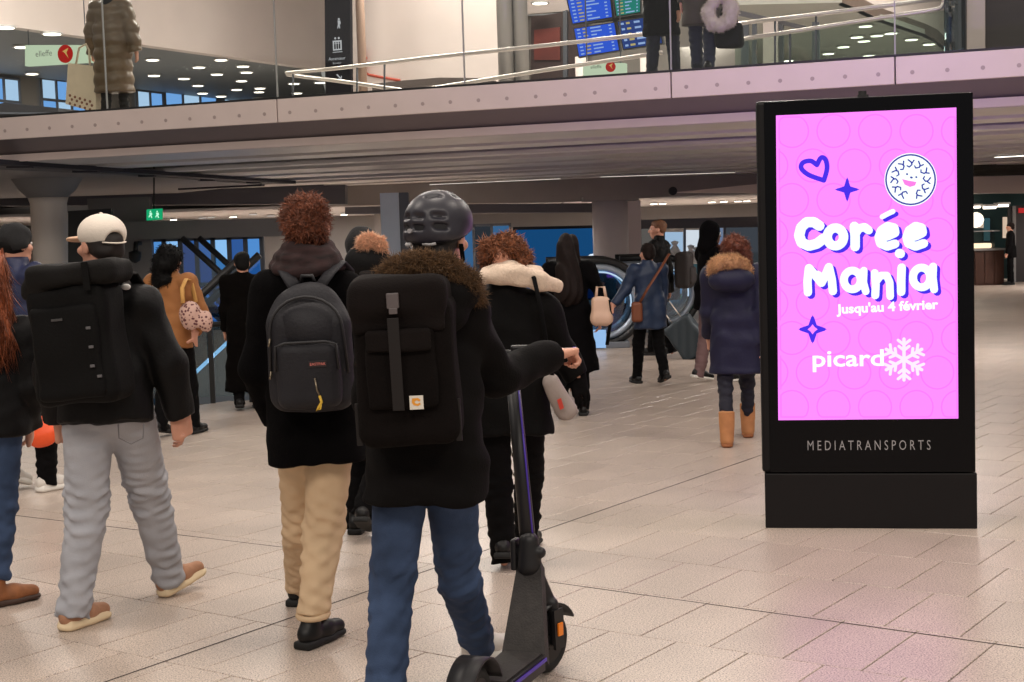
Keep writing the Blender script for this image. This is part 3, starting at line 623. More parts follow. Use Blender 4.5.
# glass balustrade along the balcony
ba = thing('glass_balustrade', B(0, .03, ZB), 'long clear glass balustrade on the edge of the gallery floor', 'balustrade')
GL = glass_mat('glass_clear', (240, 242, 240), .035)
js = [s278+(i)*md for i in range(-5, 2)]+[s671, s895]+[s895+i*md for i in range(1, 4)]
js = sorted(set(round(j, 3) for j in js))
for a, b in zip(js[:-1], js[1:]):
    if b-a < .3: continue
    obj('glass_panel', box(B((a+b)/2, .03, ZB+.85), (b-a-.02, .018, 1.66), BAX), GL, ba)
    obj('panel_seal', box(B(b, .03, ZB+.85), (.014, .02, 1.66), BAX), mat('seal', (150, 150, 148), .4), ba)
obj('top_rail', box(B(0, .03, ZB+1.70), (40, .06, .04), BAX), M_rail, ba)
# ---- under the balcony: columns, screens, signs
M_col = mat('column_paint', (222, 212, 202), .5, .03, 2)
c = P(51, 250, 22.0); T = thing('column', (c[0], c[1], 0), 'round pale column with flared capital behind the black beanie', 'column')
obj('shaft', lathe([(.27, 0), (.27, 2.35), (.30, 2.45)], 28, (c[0], c[1], 0)), M_col, T, True)
obj('capital', lathe([(.30, 2.44), (.42, 2.56), (.48, 2.66), (.55, 2.76), (.56, 2.80)], 28, (c[0], c[1], 0)), M_greysof, T, True)
c = P(611, 250, 29.2); T = thing('column', (c[0], c[1], 0), 'thick grey round column left of the escalator loop', 'column')
obj('shaft', lathe([(.36, 0), (.36, 2.28)], 28, (c[0], c[1], 0)), mat('column_grey', (208, 200, 200), .5, .04, 2), T, True); obj('head', box((c[0], c[1], 2.32), (1.1, .8, .1)), M_beam2, T)
c = P(634, 250, 30.6); T = thing('column', (c[0], c[1], 0), 'narrow cream pilaster just right of the thick grey column', 'column')
obj('shaft', box((c[0], c[1], 1.15), (.3, .3, 2.3)), M_cream, T); obj('base', box((c[0], c[1], .06), (.36, .36, .12)), M_fr, T)
c = P(392, 250, 25); T = thing('column', (c[0], c[1], 0), 'square pale blue-grey pillar left of the helmet', 'column')
obj('shaft', box((c[0], c[1], 1.22), (.32, .32, 2.44)), mat('column_blue', (196, 206, 220), .5, .04, 2), T); obj('dark_side', box((c[0]+.24, c[1]+.02, 1.22), (.16, .3, 2.44)), M_fr, T)
bd = thing('notice_board', P(90, 285, 21.5), 'black notice board beside the pale flared column', 'sign')
obj('board', ypoly([(68, 211), (111, 208.5), (111, 284), (68, 286)], 21.5, .1), M_dark, bd); obj('foot', tube([P(90, 280, 21.55), (*P(90, 280, 21.55)[:2], .01)], .05, 8), M_dark, bd, True)
ex = thing('exit_sign', P(154, 221, 22.6), 'green lit running-man exit sign hanging over the escalator opening', 'sign')
obj('box', ypoly([(146.5, 209.5), (161.5, 208.5), (161.5, 219.5), (146.5, 220.5)], 22.6, .08), emis('exit_green', (24, 168, 110), .9), ex)
k = 22.6/FPX
for dx in (-3.4, 3.4): obj('pictogram', place((np.asarray((g := join(disc((0, 3.1, 0), .75, .2), prism([(-1.2, 2, 0), (1.2, 2, 0), (1.7, 0, 0), (.8, -.6, 0), (1.6, -3.4, 0), (.5, -3.4, 0), (-.3, -1, 0), (-1.6, -3, 0), (-2.2, -2.3, 0), (-.9, 0, 0)], (0, 0, .2))))[0])*k, g[1]), P(154+dx, 214.6, 22.58), (1, 0, 0), (0, 0, 1.)), emis('exit_white', (190, 255, 220), 1.0), ex)
obj('hanger', tube([P(154, 209, 22.64), P(154, 166, 22.64)], .012, 6), M_dark, ex, True)
# lights in the low ceiling
LOW = [(173.5, 219, 1), (202, 211.5, 0), (211, 216.5, 0), (253, 213.5, 0), (271, 221, 0), (234, 236, 1), (344, 214, 1), (345, 222, 0), (371, 212, 1), (505, 214.5, 1), (487, 221, 1), (535, 218.5, 0), (560, 216, 1), (569, 216, 1), (578, 216.5, 1), (587, 216, 1), (654, 214.5, 1), (12, 208.5, 1), (663, 220, 1), (712, 211.5, 1), (724, 213, 1), (738, 210.5, 1), (747, 212, 1)]
M_lt = emis('low_lamp', (255, 246, 226), 6); M_lo = emis('low_lamp_dim', (226, 224, 220), .8)
LOWL = {1: '%s from the left of the glowing downlights in the low back ceiling', 0: '%s from the left of the faint downlights in the low back ceiling'}
lme = {}; rko = {v: {q: k+1 for k, q in enumerate(sorted((x, y) for x, y, on in LOW if on == v))} for v in (0, 1)}
for x, y, on in LOW:
    p = Zp(x, min(y, 222.5-.031*(x-512)*0), 2.36)
    if p[1] > 43.5 or p[1] < 32: p = P(x, y, 38); p[2] = 2.36
    T = thing('downlight', p, LOWL[on] % nth(rko[on][(x, y)]), 'lamp', 'lit downlights of the low ceiling' if on else 'faint downlights of the low ceiling')
    if on not in lme:
        a = obj('rim', lathe([(.105, 0), (.105, .02), (.06, .03)], 14, p-[0, 0, .02]), M_rim, T); b = obj('glow', disc(p-[0, 0, .035], .09, .02), M_lt if on else M_lo, T); lme[on] = (a.data, b.data)
    else: obj('rim', lme[on][0], None, T); obj('glow', lme[on][1], None, T)
# large lit wall screen behind the long-haired woman
M_scn = emis('wall_screen_blue', (22, 72, 120), .9)
wsn = thing('wall_screen', P(557, 300, 33), 'large dark blue lit screen with white letters behind the dark-haired woman', 'screen')
obj('bezel', ypoly([(513, 227), (602, 225), (602, 300), (513, 303)], 33.05, .12), M_dark, wsn); obj('display', ypoly([(516, 230), (600, 228), (600, 298), (516, 300)], 33.02, .03), M_scn, wsn)
obj('lettering', place(text_geo('SNCF', 1.05, .012), P(563, 272, 33), (1, 0, 0), (0, 0, 1.)) if False else place(text_geo('nc', 1.25, .02), P(581, 279, 32.98), (1, 0, 0), (0, 0, 1.)), emis('screen_letter', (225, 240, 255), 1.0), wsn)
window('window_6', 553-2, 231, 553-1, 232, 43.9, 1, 1) if False else None
wn = 6; window('window_6', 455, 226, 510, 300, 40, 3, 1, [emis('shop_blue', (70, 120, 170), .6), emis('shop_dim', (60, 66, 74), .5)])
obj('wall_partition', box((P(420, 250, 36)[0], 36, 1.15), (2.2, .15, 2.3)), M_back)['kind'] = 'structure'
# shop front at the back right of the escalator
sf = thing('shop_front', P(700, 300, 33), 'lit shop front with glass and white display shelves behind the man in profile', 'shop')
sw = [(640, 226, 664, 302, (120, 116, 112), .35), (664, 232, 684, 262, (150, 178, 205), .75), (686, 230, 700, 262, (196, 206, 216), .8), (702, 228, 724, 250, (110, 130, 160), .6), (726, 226, 765, 262, (70, 76, 84), .5), (664, 264, 700, 280, (60, 84, 90), .5), (664, 281, 724, 300, (46, 56, 60), .5), (702, 252, 765, 280, (56, 62, 66), .5), (726, 281, 765, 300, (40, 46, 52), .5)]
for i, (x0, y0, x1, y1, c_, s_) in enumerate(sw): obj('glass_bay', ypoly([(x0, y0), (x1-1, y0), (x1-1, y1), (x0, y1)], 33, .06), emis('shop_%d' % i, c_, s_*1.4), sf)
for x in (640, 664, 685, 701, 725): obj('mullion', ypoly([(x-1, 222), (x+1, 222), (x+1, 304), (x-1, 304)], 32.9, .1), M_fr, sf)
obj('header', ypoly([(636, 220), (770, 216), (770, 227), (636, 229)], 32.8, .3), M_beam, sf)
for x, y in ((688, 292), (683, 297), (692, 300), (689, 286)): obj('green_lamp', disc(P(x, y, 32.8), .06, .03, (0, -1, 0)), emis('green_glow', (60, 230, 140), 1.6), sf)
for x, y, h in ((668, 255, 14), (675, 252, 10), (691, 256, 16), (697, 258, 12), (706, 258, 18)): obj('display_item', lathe([(.10, 0), (.14, .1), (.05, .25), (.09, .33), (.01, .36)], 10, P(x, y, 32.75)-[0, 0, .1]), M_white, sf)
# security camera on the wall by the escalators
sc = thing('security_camera', P(136, 258, 23), 'small dark dome camera on the grey wall left of the escalators', 'camera')
obj('wall_arm', tube([P(140, 243, 23.2), P(136, 243, 23), P(135, 256, 23)], .04, 6), M_dark, sc, True); obj('dome', lathe([(.01, -.1), (.08, -.06), (.1, 0), (.1, .08), (.03, .1)], 12, P(135, 257, 23)), M_dark, sc, True)
# ================================================================ ESCALATORS
M_etruss = mat('escalator_cladding', (112, 116, 122), .4, .05, 3, metal=.3); M_rubber = mat('handrail_rubber', (16, 16, 17), .45)
M_led = emis('led_strip', (170, 214, 255), 1.5); M_step = mat('step_metal', (96, 98, 102), .45, .1, 30, metal=.5)
GLb = glass_mat('glass_escalator', (176, 204, 222), .10)
def escalator(lb, A, Bq, wv, n=10, led=True):
    """inclined escalator from A to Bq (one skirt line), wv = vector across"""
    A = V3(A); Bq = V3(Bq); wv = V3(wv); d = (Bq-A)/np.linalg.norm(Bq-A); L = np.linalg.norm(Bq-A); up = np.array([0, 0, 1.])
    T = thing('escalator', (A+Bq)/2, lb, 'escalator', None)
    obj('truss', prism([A-up*.55, Bq-up*.55, Bq-up*.04, A-up*.04], wv), M_etruss, T)
    for s in (0, 1):
        o = A+wv*s; e = o+d*L
        obj('glass_side', prism([o+up*.08, e+up*.08, e+up*.85, o+up*.85], wv*.012*(1 if s == 0 else -1)), GLb, T)
        obj('skirt', prism([o-up*.04, e-up*.04, e+up*.10, o+up*.10], wv*.05*(1 if s == 0 else -1)), M_etruss, T)
        obj('handrail', tube([o+up*.9, e+up*.9], .045, 8), M_rubber, T, True)
        if led: obj('led_strip', prism([o+up*.10, e+up*.10, e+up*.155, o+up*.155], wv*.02*(1 if s == 0 else -1)), M_led, T)
    hz = np.array([d[0], d[1], 0]); hz /= np.linalg.norm(hz)+1e-9
    for i in range(n):
        c = A+d*(L*(i+.5)/n)+wv*.06; st = L/n
        rise = d[2]*st; run = math.hypot(d[0], d[1])*st
        obj('step', prism([c+up*.02, c+hz*run+up*.02, c+hz*run+up*(.02+rise), c+hz*run*.06+up*(.02+rise)], wv*.88), M_step, T)
    return T
def ext(a, b, k0, k1): a = V3(a); b = V3(b); return a+(b-a)*k0, a+(b-a)*k1
a, b = ext(P(198, 382, 16.0), P(230, 352, 16.0), -1.8, 1.5)
escalator('escalator rising to the right with blue lit skirts behind the glass guard', a, b, (0, 1.1, 0), 14)
a, b = ext(P(200, 414, 18.3), P(243, 380, 18.3), -1.4, 1.8)
escalator('lower escalator with lit skirts partly below floor level', a, b, (0, 1.0, 0), 12)
a, b = ext(P(188, 305, 20.2), P(250, 361, 20.2), -.05, 1.4)
escalator('escalator crossing down to the right in front of the blue windows', a, b, (0, 1.1, 0), 12)
wv = window('window_7', 148, 240, 262, 420, 23.6, 7, 4, [emis('pit_blue', (84, 146, 216), .9), emis('pit_blue2', (138, 190, 240), 1.0), emis('pit_blue3', (56, 100, 170), .75)])
obj('wall_pit', box(((HX0+HX1)/2, HY1+.05, -1.6), (HX1-HX0, .1, 3.0)), M_beam)['kind'] = 'structure'
obj('floor_pit', box(((HX0+HX1)/2, (HY0+HY1)/2, -3.05), (HX1-HX0, HY1-HY0, .1)), M_beam)['kind'] = 'structure'
obj('wall_escalator', box((P(122, 250, 23.4)[0], 23.4, 1.2), (1.0, .15, 2.5)), mat('wall_grey', (118, 114, 112), .7, .05, 2))['kind'] = 'structure'
ob = thing('trim_5', (P(205, 230, 23)[0], 23.2, 2.0), kind='structure')
obj('header', ypoly([(110, 222), (290, 218), (290, 236), (110, 240)], 23.2, .3), MATS['wall_grey'], ob)
gd = thing('glass_guard', ((HX0+HX1)/2, HY0-.06, 0), 'glass guard with dark posts and rail in front of the escalator opening', 'guard rail')
xs = np.linspace(HX0, HX1, 6); xp = P(213, 400, HY0-.06)[0]; xs = np.array([HX0, HX0+1.3, xp-1.05, xp, HX1])
for x in xs: obj('post', box((x, HY0-.06, .41), (.045, .045, .82)), M_dark, gd)
for x0, x1 in zip(xs[:-1], xs[1:]): obj('glass_panel', box(((x0+x1)/2, HY0-.06, .42), (x1-x0-.07, .014, .7)), glass_mat('glass_guard_m', (206, 222, 226), .08), gd)
obj('top_rail', tube([(HX0, HY0-.06, .83), (HX1, HY0-.06, .83)], .028, 8), M_dark, gd, True)
# escalator landings with looped handrails, right of centre
def newel(lb, xr, ytop, Y, r, depth, back):
    zc = r+.06; cx = P(xr, 300, Y)[0]-r
    T = thing('escalator', (cx, Y, 0), lb, 'escalator', 'escalator landings')
    def loop(rad, yy): return [(cx-back, yy, zc+rad)]+[(cx+rad*math.sin(a), yy, zc+rad*math.cos(a)) for a in np.linspace(0, math.pi, 19)]+[(cx-back, yy, zc-rad+.02)]
    for yy in (Y, Y+depth):
        obj('handrail', tube(loop(r, yy), .052, 8), M_rubber, T, True)
        obj('newel_ring', tube(loop(r-.1, yy), .045, 8), mat('newel_grey', (150, 160, 172), .3, metal=.5), T, True)
        gp = loop(r-.14, yy); obj('glass_side', prism(gp, (0, .015, 0)), GLb, T)
        obj('led_strip', tube(loop(r-.17, yy)[:12], .014, 6), emis('led_soft', (190, 216, 240), .9), T, True)
    obj('base', box((cx-back/2, Y+depth/2, .045), (back+r*1.3, depth+.2, .09), None, .015), M_etruss, T)
    obj('comb_plate', box((cx-back/2+.2, Y+depth/2, .1), (back, depth-.15, .02)), M_step, T)
    return T
newel('escalator landing with big black looped handrail beside the blue-coat person', 643, 254, 20.6, .60, 1.0, .75)
newel('farther escalator landing whose dark loop shows behind the suitcase', 699, 262, 23.5, .58, 1.0, .7)
lb_ = obj('light_panel', ypoly([(578, 330), (606, 330), (606, 348), (578, 348)], 20.2, .05), emis('panel_blue', (150, 190, 235), 1.0)); tag(lb_, 'small glowing blue-white panel at the foot of the looped escalator', 'light panel')
# ================================================================ CAFE
YC = 36.5
cf = thing('cafe_counter', P(985, 286, YC), 'dark wooden cafe counter with a lit glass display case', 'counter')
M_wood = mat('counter_wood', (74, 46, 36), .4, .25, 6, aniso=(1, 1, .2))
x0, x1 = P(955, 280, YC)[0], P(1004, 280, YC)[0]
obj('counter_body', box(((x0+x1)/2, YC+.35, .44), (x1-x0, .7, .88)), M_wood, cf); obj('worktop', box(((x0+x1)/2, YC+.33, .9), (x1-x0+.08, .8, .05), None, .01), M_greysof, cf)
for i in range(5): obj('counter_board', box((x0+(i+.5)*(x1-x0)/5, YC-.012, .44), ((x1-x0)/5-.03, .02, .78)), M_wood, cf)
obj('display_glass', box((x0+.55, YC+.35, 1.14), (.95, .6, .42)), glass_mat('glass_case', (240, 240, 235), .05), cf); obj('case_lamp', box((x0+.55, YC+.3, 1.0), (.85, .4, .12), None, .03), emis('case_glow', (255, 226, 190), 1.8), cf)
obj('case_shelf', box((x0+.6, YC+.35, 1.37), (1.1, .65, .03)), M_greysof, cf); obj('upper_shelf', box((x0+.5, YC+.5, 1.55), (.7, .3, .2)), mat('paper_white', (220, 210, 196), .6), cf)
cw = obj('wall_cafe', box((P(985, 240, 39)[0]+.2, 39, 1.2), (3.4, .15, 2.3)), mat('cafe_teal', (40, 74, 78), .6, .08, 2)); cw['kind'] = 'structure'
for (xa, ya, xb, yb, m, lb) in ((984, 218, 990, 241, emis('poster_teal', (70, 110, 120), .5), 'small teal menu panel on the cafe wall'), (1003, 217, 1010, 238, emis('poster_warm', (232, 206, 180), .8), 'bright warm lit menu poster behind the cafe customer')):
    T = thing('poster', P((xa+xb)/2, yb, 38.85), lb, 'poster'); obj('sheet', ypoly([(xa, ya), (xb, ya), (xb, yb), (xa, yb)], 38.85, .03), m, T); obj('frame', ypoly([(xa-.6, ya-.6), (xb+.6, ya-.6), (xb+.6, yb+.6), (xa-.6, yb+.6)], 38.885, .03), M_dark, T)
pl = thing('globe_lamp', P(976, 220, 36), 'white glowing globe lamp over the cafe counter', 'lamp')
obj('globe', lathe([(.02, -.19), (.1, -.165), (.165, -.1), (.19, 0), (.165, .1), (.1, .165), (.03, .19)], 18, P(976, 220, 36)), emis('globe_white', (255, 240, 220), 1.8), pl, True); obj('cord', tube([P(976, 213, 36), P(976, 203, 36)], .012, 6), M_dark, pl, True)
for x, y, lb in ((974, 207, 'left of three bright cafe ceiling lamps'), (989.5, 207.5, 'middle of three bright cafe ceiling lamps'), (1002, 205.5, 'right of three bright cafe ceiling lamps')):
    p = P(x, y, 36.0); T = thing('ceiling_lamp', p, lb, 'lamp', 'cafe ceiling lamps'); obj('diffuser', box(p, (.26, .26, .07), None, .02), emis('cafe_lamp', (255, 244, 226), 3), T); obj('rim', box(p+[0, 0, .05], (.32, .32, .05)), M_rim, T)
dr = thing('door_2', P(1016, 284, 37.5), kind='structure'); obj('door_leaf', ypoly([(1008, 206), (1040, 205), (1040, 284), (1008, 285)], 37.8, .06), mat('door_dark', (40, 32, 32), .5), dr); obj('door_frame', ypoly([(1013, 206), (1016, 206), (1016, 284), (1013, 284)], 37.7, .08), M_greysof, dr)
obj('sign_plate', ypoly([(1019, 208), (1030, 208), (1030, 213), (1019, 213)], 37.7, .04), emis('red_sign', (190, 50, 50), .8), dr)
# ================================================================ ADVERTISING TOTEM
tA = math.radians(-10.0); te = np.array([math.cos(tA), math.sin(tA), 0]); tb_ = np.array([-te[1], te[0], 0]); TAX = np.array([te, tb_, [0, 0, 1.]])
TO = V3((*G(766, 527.5)[:2], 0))
def FP(x, y, off=0.0):
    d = ray(x, y); return O3+d*(np.dot(TO-tb_*off-O3, tb_)/np.dot(d, tb_))
def tl(p): return float(np.dot(p-TO, te))
xL, xR = tl(FP(759, 300)), tl(FP(975, 300)); zT = float(FP(870, 96)[2]); zS = float(FP(870, 472.5)[2]); DEP = .20
xL0, xR0 = tl(FP(765, 500)), tl(FP(977, 500))
tot = thing('advertising_totem', TO+te*(xL+xR)/2+tb_*DEP/2, 'tall black advertising totem with a glowing pink screen standing on the floor', 'totem')
M_gloss = mat('totem_gloss', (6, 6, 9), .16, spec=.16); M_satin = mat('totem_satin', (19, 17, 18), .42, .06, 12, spec=.22)
def tbx(x0, x1, z0, z1, y0, y1, bev=0): return box(TO+te*(x0+x1)/2+tb_*(y0+y1)/2+np.array([0, 0, (z0+z1)/2]), (x1-x0, y1-y0, z1-z0), TAX, bev)
obj('plinth', tbx(xL0, xR0, 0, zS-.004, -.012, DEP+.012, .006), M_satin, tot)
obj('casing', tbx(xL, xR, zS, zT, .004, DEP-.004, .02), M_satin, tot)
obj('front_glass', tbx(xL+.045, xR-.004, zS+.003, zT-.006, -.006, .006, .003), M_gloss, tot)
obj('back_glass', tbx(xL+.02, xR-.02, zS+.003, zT-.006, DEP-.008, DEP+.004, .003), M_gloss, tot)
obj('sensor', disc(FP(863, 95)+tb_*.05, .022, .025), M_dark, tot); obj('sensor', tbx(tl(FP(858, 95)), tl(FP(869, 95)), zT, zT+.012, .03, .07), M_dark, tot)
SCN = [(776, 115.5), (956.3, 107.5), (958.3, 418.5), (778.3, 420.2)]
SE = 1.25
M_pink = emis('screen_pink', (250, 132, 250), SE); M_pink2 = emis('screen_pink_ring', (240, 120, 242), SE*.95); M_ink = emis('screen_indigo', (72, 48, 226), SE*.9); M_wht = emis('screen_white', (240, 252, 248), SE*.95); M_flake = emis('screen_flake', (252, 218, 250), SE)
dsp = obj('display', prism([FP(x, y, .0075) for x, y in SCN[::-1]], -tb_*.001), M_pink, tot)
obj('back_display', tbx(tl(FP(776, 300)), tl(FP(957, 300)), .60, 2.28, DEP+.004, DEP+.006), emis('back_screen_violet', (150, 84, 250), 1.5), tot)
bl = area('added_violet_lamp', (0, 0, 0), .9, .12, 110, (.45, .22, 1.0)); bl.data.spread = math.radians(95)  # added lamp, out of sight behind the totem, to tint the balcony soffit violet
_n = (tb_*.74+np.array([0, 0, .67])); _n = _n/np.linalg.norm(_n); _v = np.cross(_n, te)
_q = TO+te*(xL+xR)/2+tb_*(DEP+.06)+np.array([0, 0, 2.2])
bl.matrix_world = Matrix(((te[0], -_v[0], -_n[0], _q[0]), (te[1], -_v[1], -_n[1], _q[1]), (te[2], -_v[2], -_n[2], _q[2]), (0, 0, 0, 1)))
def stroke(pts, w, off, closed=False, n=10):
    """round brush stroke drawn on the screen surface, pixel path"""
    p = [FP(x, y, off) for x, y in pts]; k = np.linalg.norm(FP(860, 260, off)-FP(861, 260, off)); r = w*k/2; gs = []
    if closed: p = p+[p[0]]
    up = np.array([0, 0, 1.])
    for a, b in zip(p[:-1], p[1:]):
        d = b-a; L = np.linalg.norm(d)
        if L < 1e-6: continue
        d /= L; s = np.cross(d, tb_)*r; gs.append(([a-s, b-s, b+s, a+s], [(0, 1, 2, 3)]))
    for q in p: gs.append(([q+r*(te*math.cos(2*math.pi*i/n)+up*math.sin(2*math.pi*i/n)) for i in range(n)], [tuple(range(n))]))
    return join(*gs)
def arcp(cx, cy, rx, ry, a0, a1, n=16): return [(cx+rx*math.cos(math.radians(a)), cy+ry*math.sin(math.radians(a))) for a in np.linspace(a0, a1, n)]
def c1(p): return [(780+x/4.872, 140+y/4.872) for x, y in p]
def c2(p): return [(780+x/4.011, 260+y/4.011) for x, y in p]
LET = {
 'C': [(c1([(192, 418), (165, 400), (130, 400), (103, 425), (93, 465), (105, 500), (140, 516), (180, 505), (212, 480)]), 10.5)],
 'o': [(c1(arcp(270, 472, 40, 44, 0, 360, 20)), 9.5)],
 'r': [(c1([(362, 420), (366, 470), (366, 520)]), 9.5), (c1([(366, 460), (385, 430), (412, 424), (432, 440)]), 8.5)],
 'e': [(c1([(490, 474), (525, 468), (560, 452), (556, 428), (524, 420), (494, 440), (482, 474), (490, 504), (522, 518), (560, 506)]), 9)],
 'accent': [(c1([(498, 374), (528, 358), (550, 348)]), 5.2)],
 'e2': [(c1([(628, 474), (662, 468), (694, 452), (690, 428), (660, 420), (630, 440), (618, 474), (626, 504), (660, 518), (700, 504)]), 9)],
 'dot': [(c1([(582, 552), (586, 554)]), 9.5)],
 'M': [(c2([(112, 130), (110, 85), (116, 32), (142, 62), (166, 92), (182, 62), (196, 28), (208, 80), (212, 125)]), 8.5), (c2([(150, 60), (170, 75)]), 9)],
 'a': [(c2(arcp(290, 80, 34, 38, 0, 360, 18)), 8), (c2([(336, 42), (334, 90), (344, 126)]), 7.6)],
 'n': [(c2([(380, 52), (384, 100), (382, 142)]), 8), (c2([(386, 86), (404, 62), (428, 62), (440, 90), (442, 146)]), 7.6)],
 'i': [(c2([(488, 30), (486, 80), (486, 128)]), 8.5)],
 'a2': [(c2(arcp(568, 70, 35, 40, 0, 360, 18)), 8), (c2([(614, 26), (612, 70), (618, 118)]), 8)]}
for nm, ss in LET.items():
    obj('letter_shadow', join(*[stroke([(x+3.2, y+2.6) for x, y in p], w, .0100) for p, w in ss]), M_ink, dsp)
    obj('letter', join(*[stroke(p, w, .0115) for p, w in ss]), M_wht, dsp)
kpx = float(np.linalg.norm(FP(860, 300, .01)-FP(861, 300, .01)))
def stext(s, x, y, hpx, m, bold=0, squeeze=1.0, rot=0.0, align='LEFT', name='lettering'):
    ex = te*math.cos(rot)+np.array([0, 0, 1.])*math.sin(rot); ey = -te*math.sin(rot)+np.array([0, 0, 1.])*math.cos(rot)
    g = text_geo(s, 1.0, bold, align); return obj(name, place((g[0]*hpx*kpx*np.array([squeeze, 1, 1]), g[1]), FP(x, y, .0112), ex, ey), m, dsp)
stext("Jusqu'au 4 février", 838, 313.5, 13.2, M_wht, .035, 1.08, .03)
stext('picard', 811.5, 366.5, 24, M_wht, .018, 1.24, .0)
fx, fy = 904, 359.5
fl_ = []
for i in range(6):
    a = math.radians(30+60*i); R_ = 20.5
    tip = (fx+R_*math.cos(a), fy+R_*math.sin(a)); fl_.append(stroke([(fx, fy), tip], 3.4, .0108))
    for rr, bl in ((.45, 6.5), (.72, 7.5)):
        c = (fx+R_*rr*math.cos(a), fy+R_*rr*math.sin(a))
        for s in (-1, 1): b = a+s*math.radians(52); fl_.append(stroke([c, (c[0]+bl*math.cos(b), c[1]+bl*math.sin(b))], 3.0, .0108))
obj('snowflake', join(*fl_), M_flake, dsp)
def smooth_path(p, n=5):
    p = [V3(q) for q in p]; out = []
    for i in range(len(p)-1):
        a, b, c, d = p[max(i-1, 0)], p[i], p[i+1], p[min(i+2, len(p)-1)]
        for k in range(n):
            t = k/n; out.append(tuple(.5*((2*b)+(c-a)*t+(2*a-5*b+4*c-d)*t*t+(3*b-a-3*c+d)*t**3)))
    return out+[tuple(p[-1])]
obj('heart', stroke(c1(smooth_path([(180, 122), (150, 102), (112, 110), (104, 138), (140, 170), (214, 197)])+smooth_path([(214, 197), (229, 140), (222, 96), (200, 86), (180, 122)])), 4.8, .0108), M_ink, dsp)
def star(cx, cy, r, k=.30): return [(cx+(r if i % 2 == 0 else r*k)*math.cos(math.pi/4*i), cy+(r if i % 2 == 0 else r*k)*math.sin(math.pi/4*i)) for i in range(8)]
def spoly(pts, off): return ([FP(x, y, off) for x, y in pts], [tuple(range(len(pts)))[::-1]])
obj('star', join(spoly(star(847.2, 189.5, 12.5, .36), .0108), stroke(star(847.2, 189.5, 9.6, .3), 2.4, .0108, True)), M_ink, dsp)
obj('star', join(spoly(star(812.6, 329.3, 14.5, .36), .0108), stroke(star(812.6, 329.3, 11.6, .36), 3.2, .0108, True)), M_ink, dsp)
obj('star_hole', spoly(star(812.6, 329.3, 5, .6), .0116), M_pink, dsp)
dx_, dy_ = 910.6, 179.6
em = obj('emblem_disc', spoly(arcp(dx_, dy_, 26.2, 26.6, 0, 350, 36), .0102), M_wht, dsp)
obj('emblem_ring', stroke(arcp(dx_, dy_, 24.6, 24.8, 0, 350, 36), 1.6, .0110, True), emis('screen_blue_line', (60, 66, 176), SE*.7), dsp)
sq = []
for i in range(11):
    a = math.radians(118+i*30.5); ca, sa = math.cos(a), math.sin(a); t = (-sa, ca)
    q = lambda r, s: (dx_+r*ca+s*t[0], dy_+r*sa+s*t[1])
    sq.append(stroke([q(12.6, -1.5), q(15, 1.2), q(17.5, .5), q(19.8, -2.6)], 1.4, .0110)); sq.append(stroke([q(16.3, 1.1), q(19.4, 3.2)], 1.4, .0110)); sq.append(stroke([q(12.6, -1.5), q(13.8, -3.6)], 1.3, .0110))
obj('emblem_squiggle', join(*sq), MATS['screen_blue_line'], dsp)
obj('emblem_patch', join(spoly([(902, 179), (908, 180.5), (916.5, 182), (915, 185.5), (910, 187), (904.5, 184.5)], .0110)), emis('screen_mouth', (246, 120, 214), SE), dsp)
obj('emblem_dots', join(stroke([(907, 174), (907.2, 174.3)], 1.9, .011), stroke([(916.2, 177), (916.4, 177.2)], 1.9, .011), stroke([(911, 177.4), (911.8, 177.6)], 2.0, .011)), MATS['screen_blue_line'], dsp)
rg_ = []
for j in range(9):
    for i in range(6):
        cx = 792+i*41.5-(20.7 if j % 2 else 0); cy = 131+j*34.5
        u = arcp(cx, cy, 16.5, 16.5, 0, 345, 24)
        if cx < 795 or cx > 939 or cy < 130 or cy > 401: u = [(min(max(x, 778+(y-115)*.0066+1), 955+(y-115)*.0066), min(max(y, 117), 417)) for x, y in u]
        rg_.append(stroke(u, 1.5, .0090, True, 6))
obj('pattern_rings', join(*rg_), M_pink2, dsp)
obj('maker_name', place((lambda g: (g[0]*.0775*np.array([.66, 1, 1]), g[1]))(text_geo('M E D I A T R A N S P O R T S', 1.0, -.004, 'CENTER')), FP(868.5, 450, .0085), te, [0, 0, 1.]), mat('maker_text', (150, 148, 150), .5), tot)
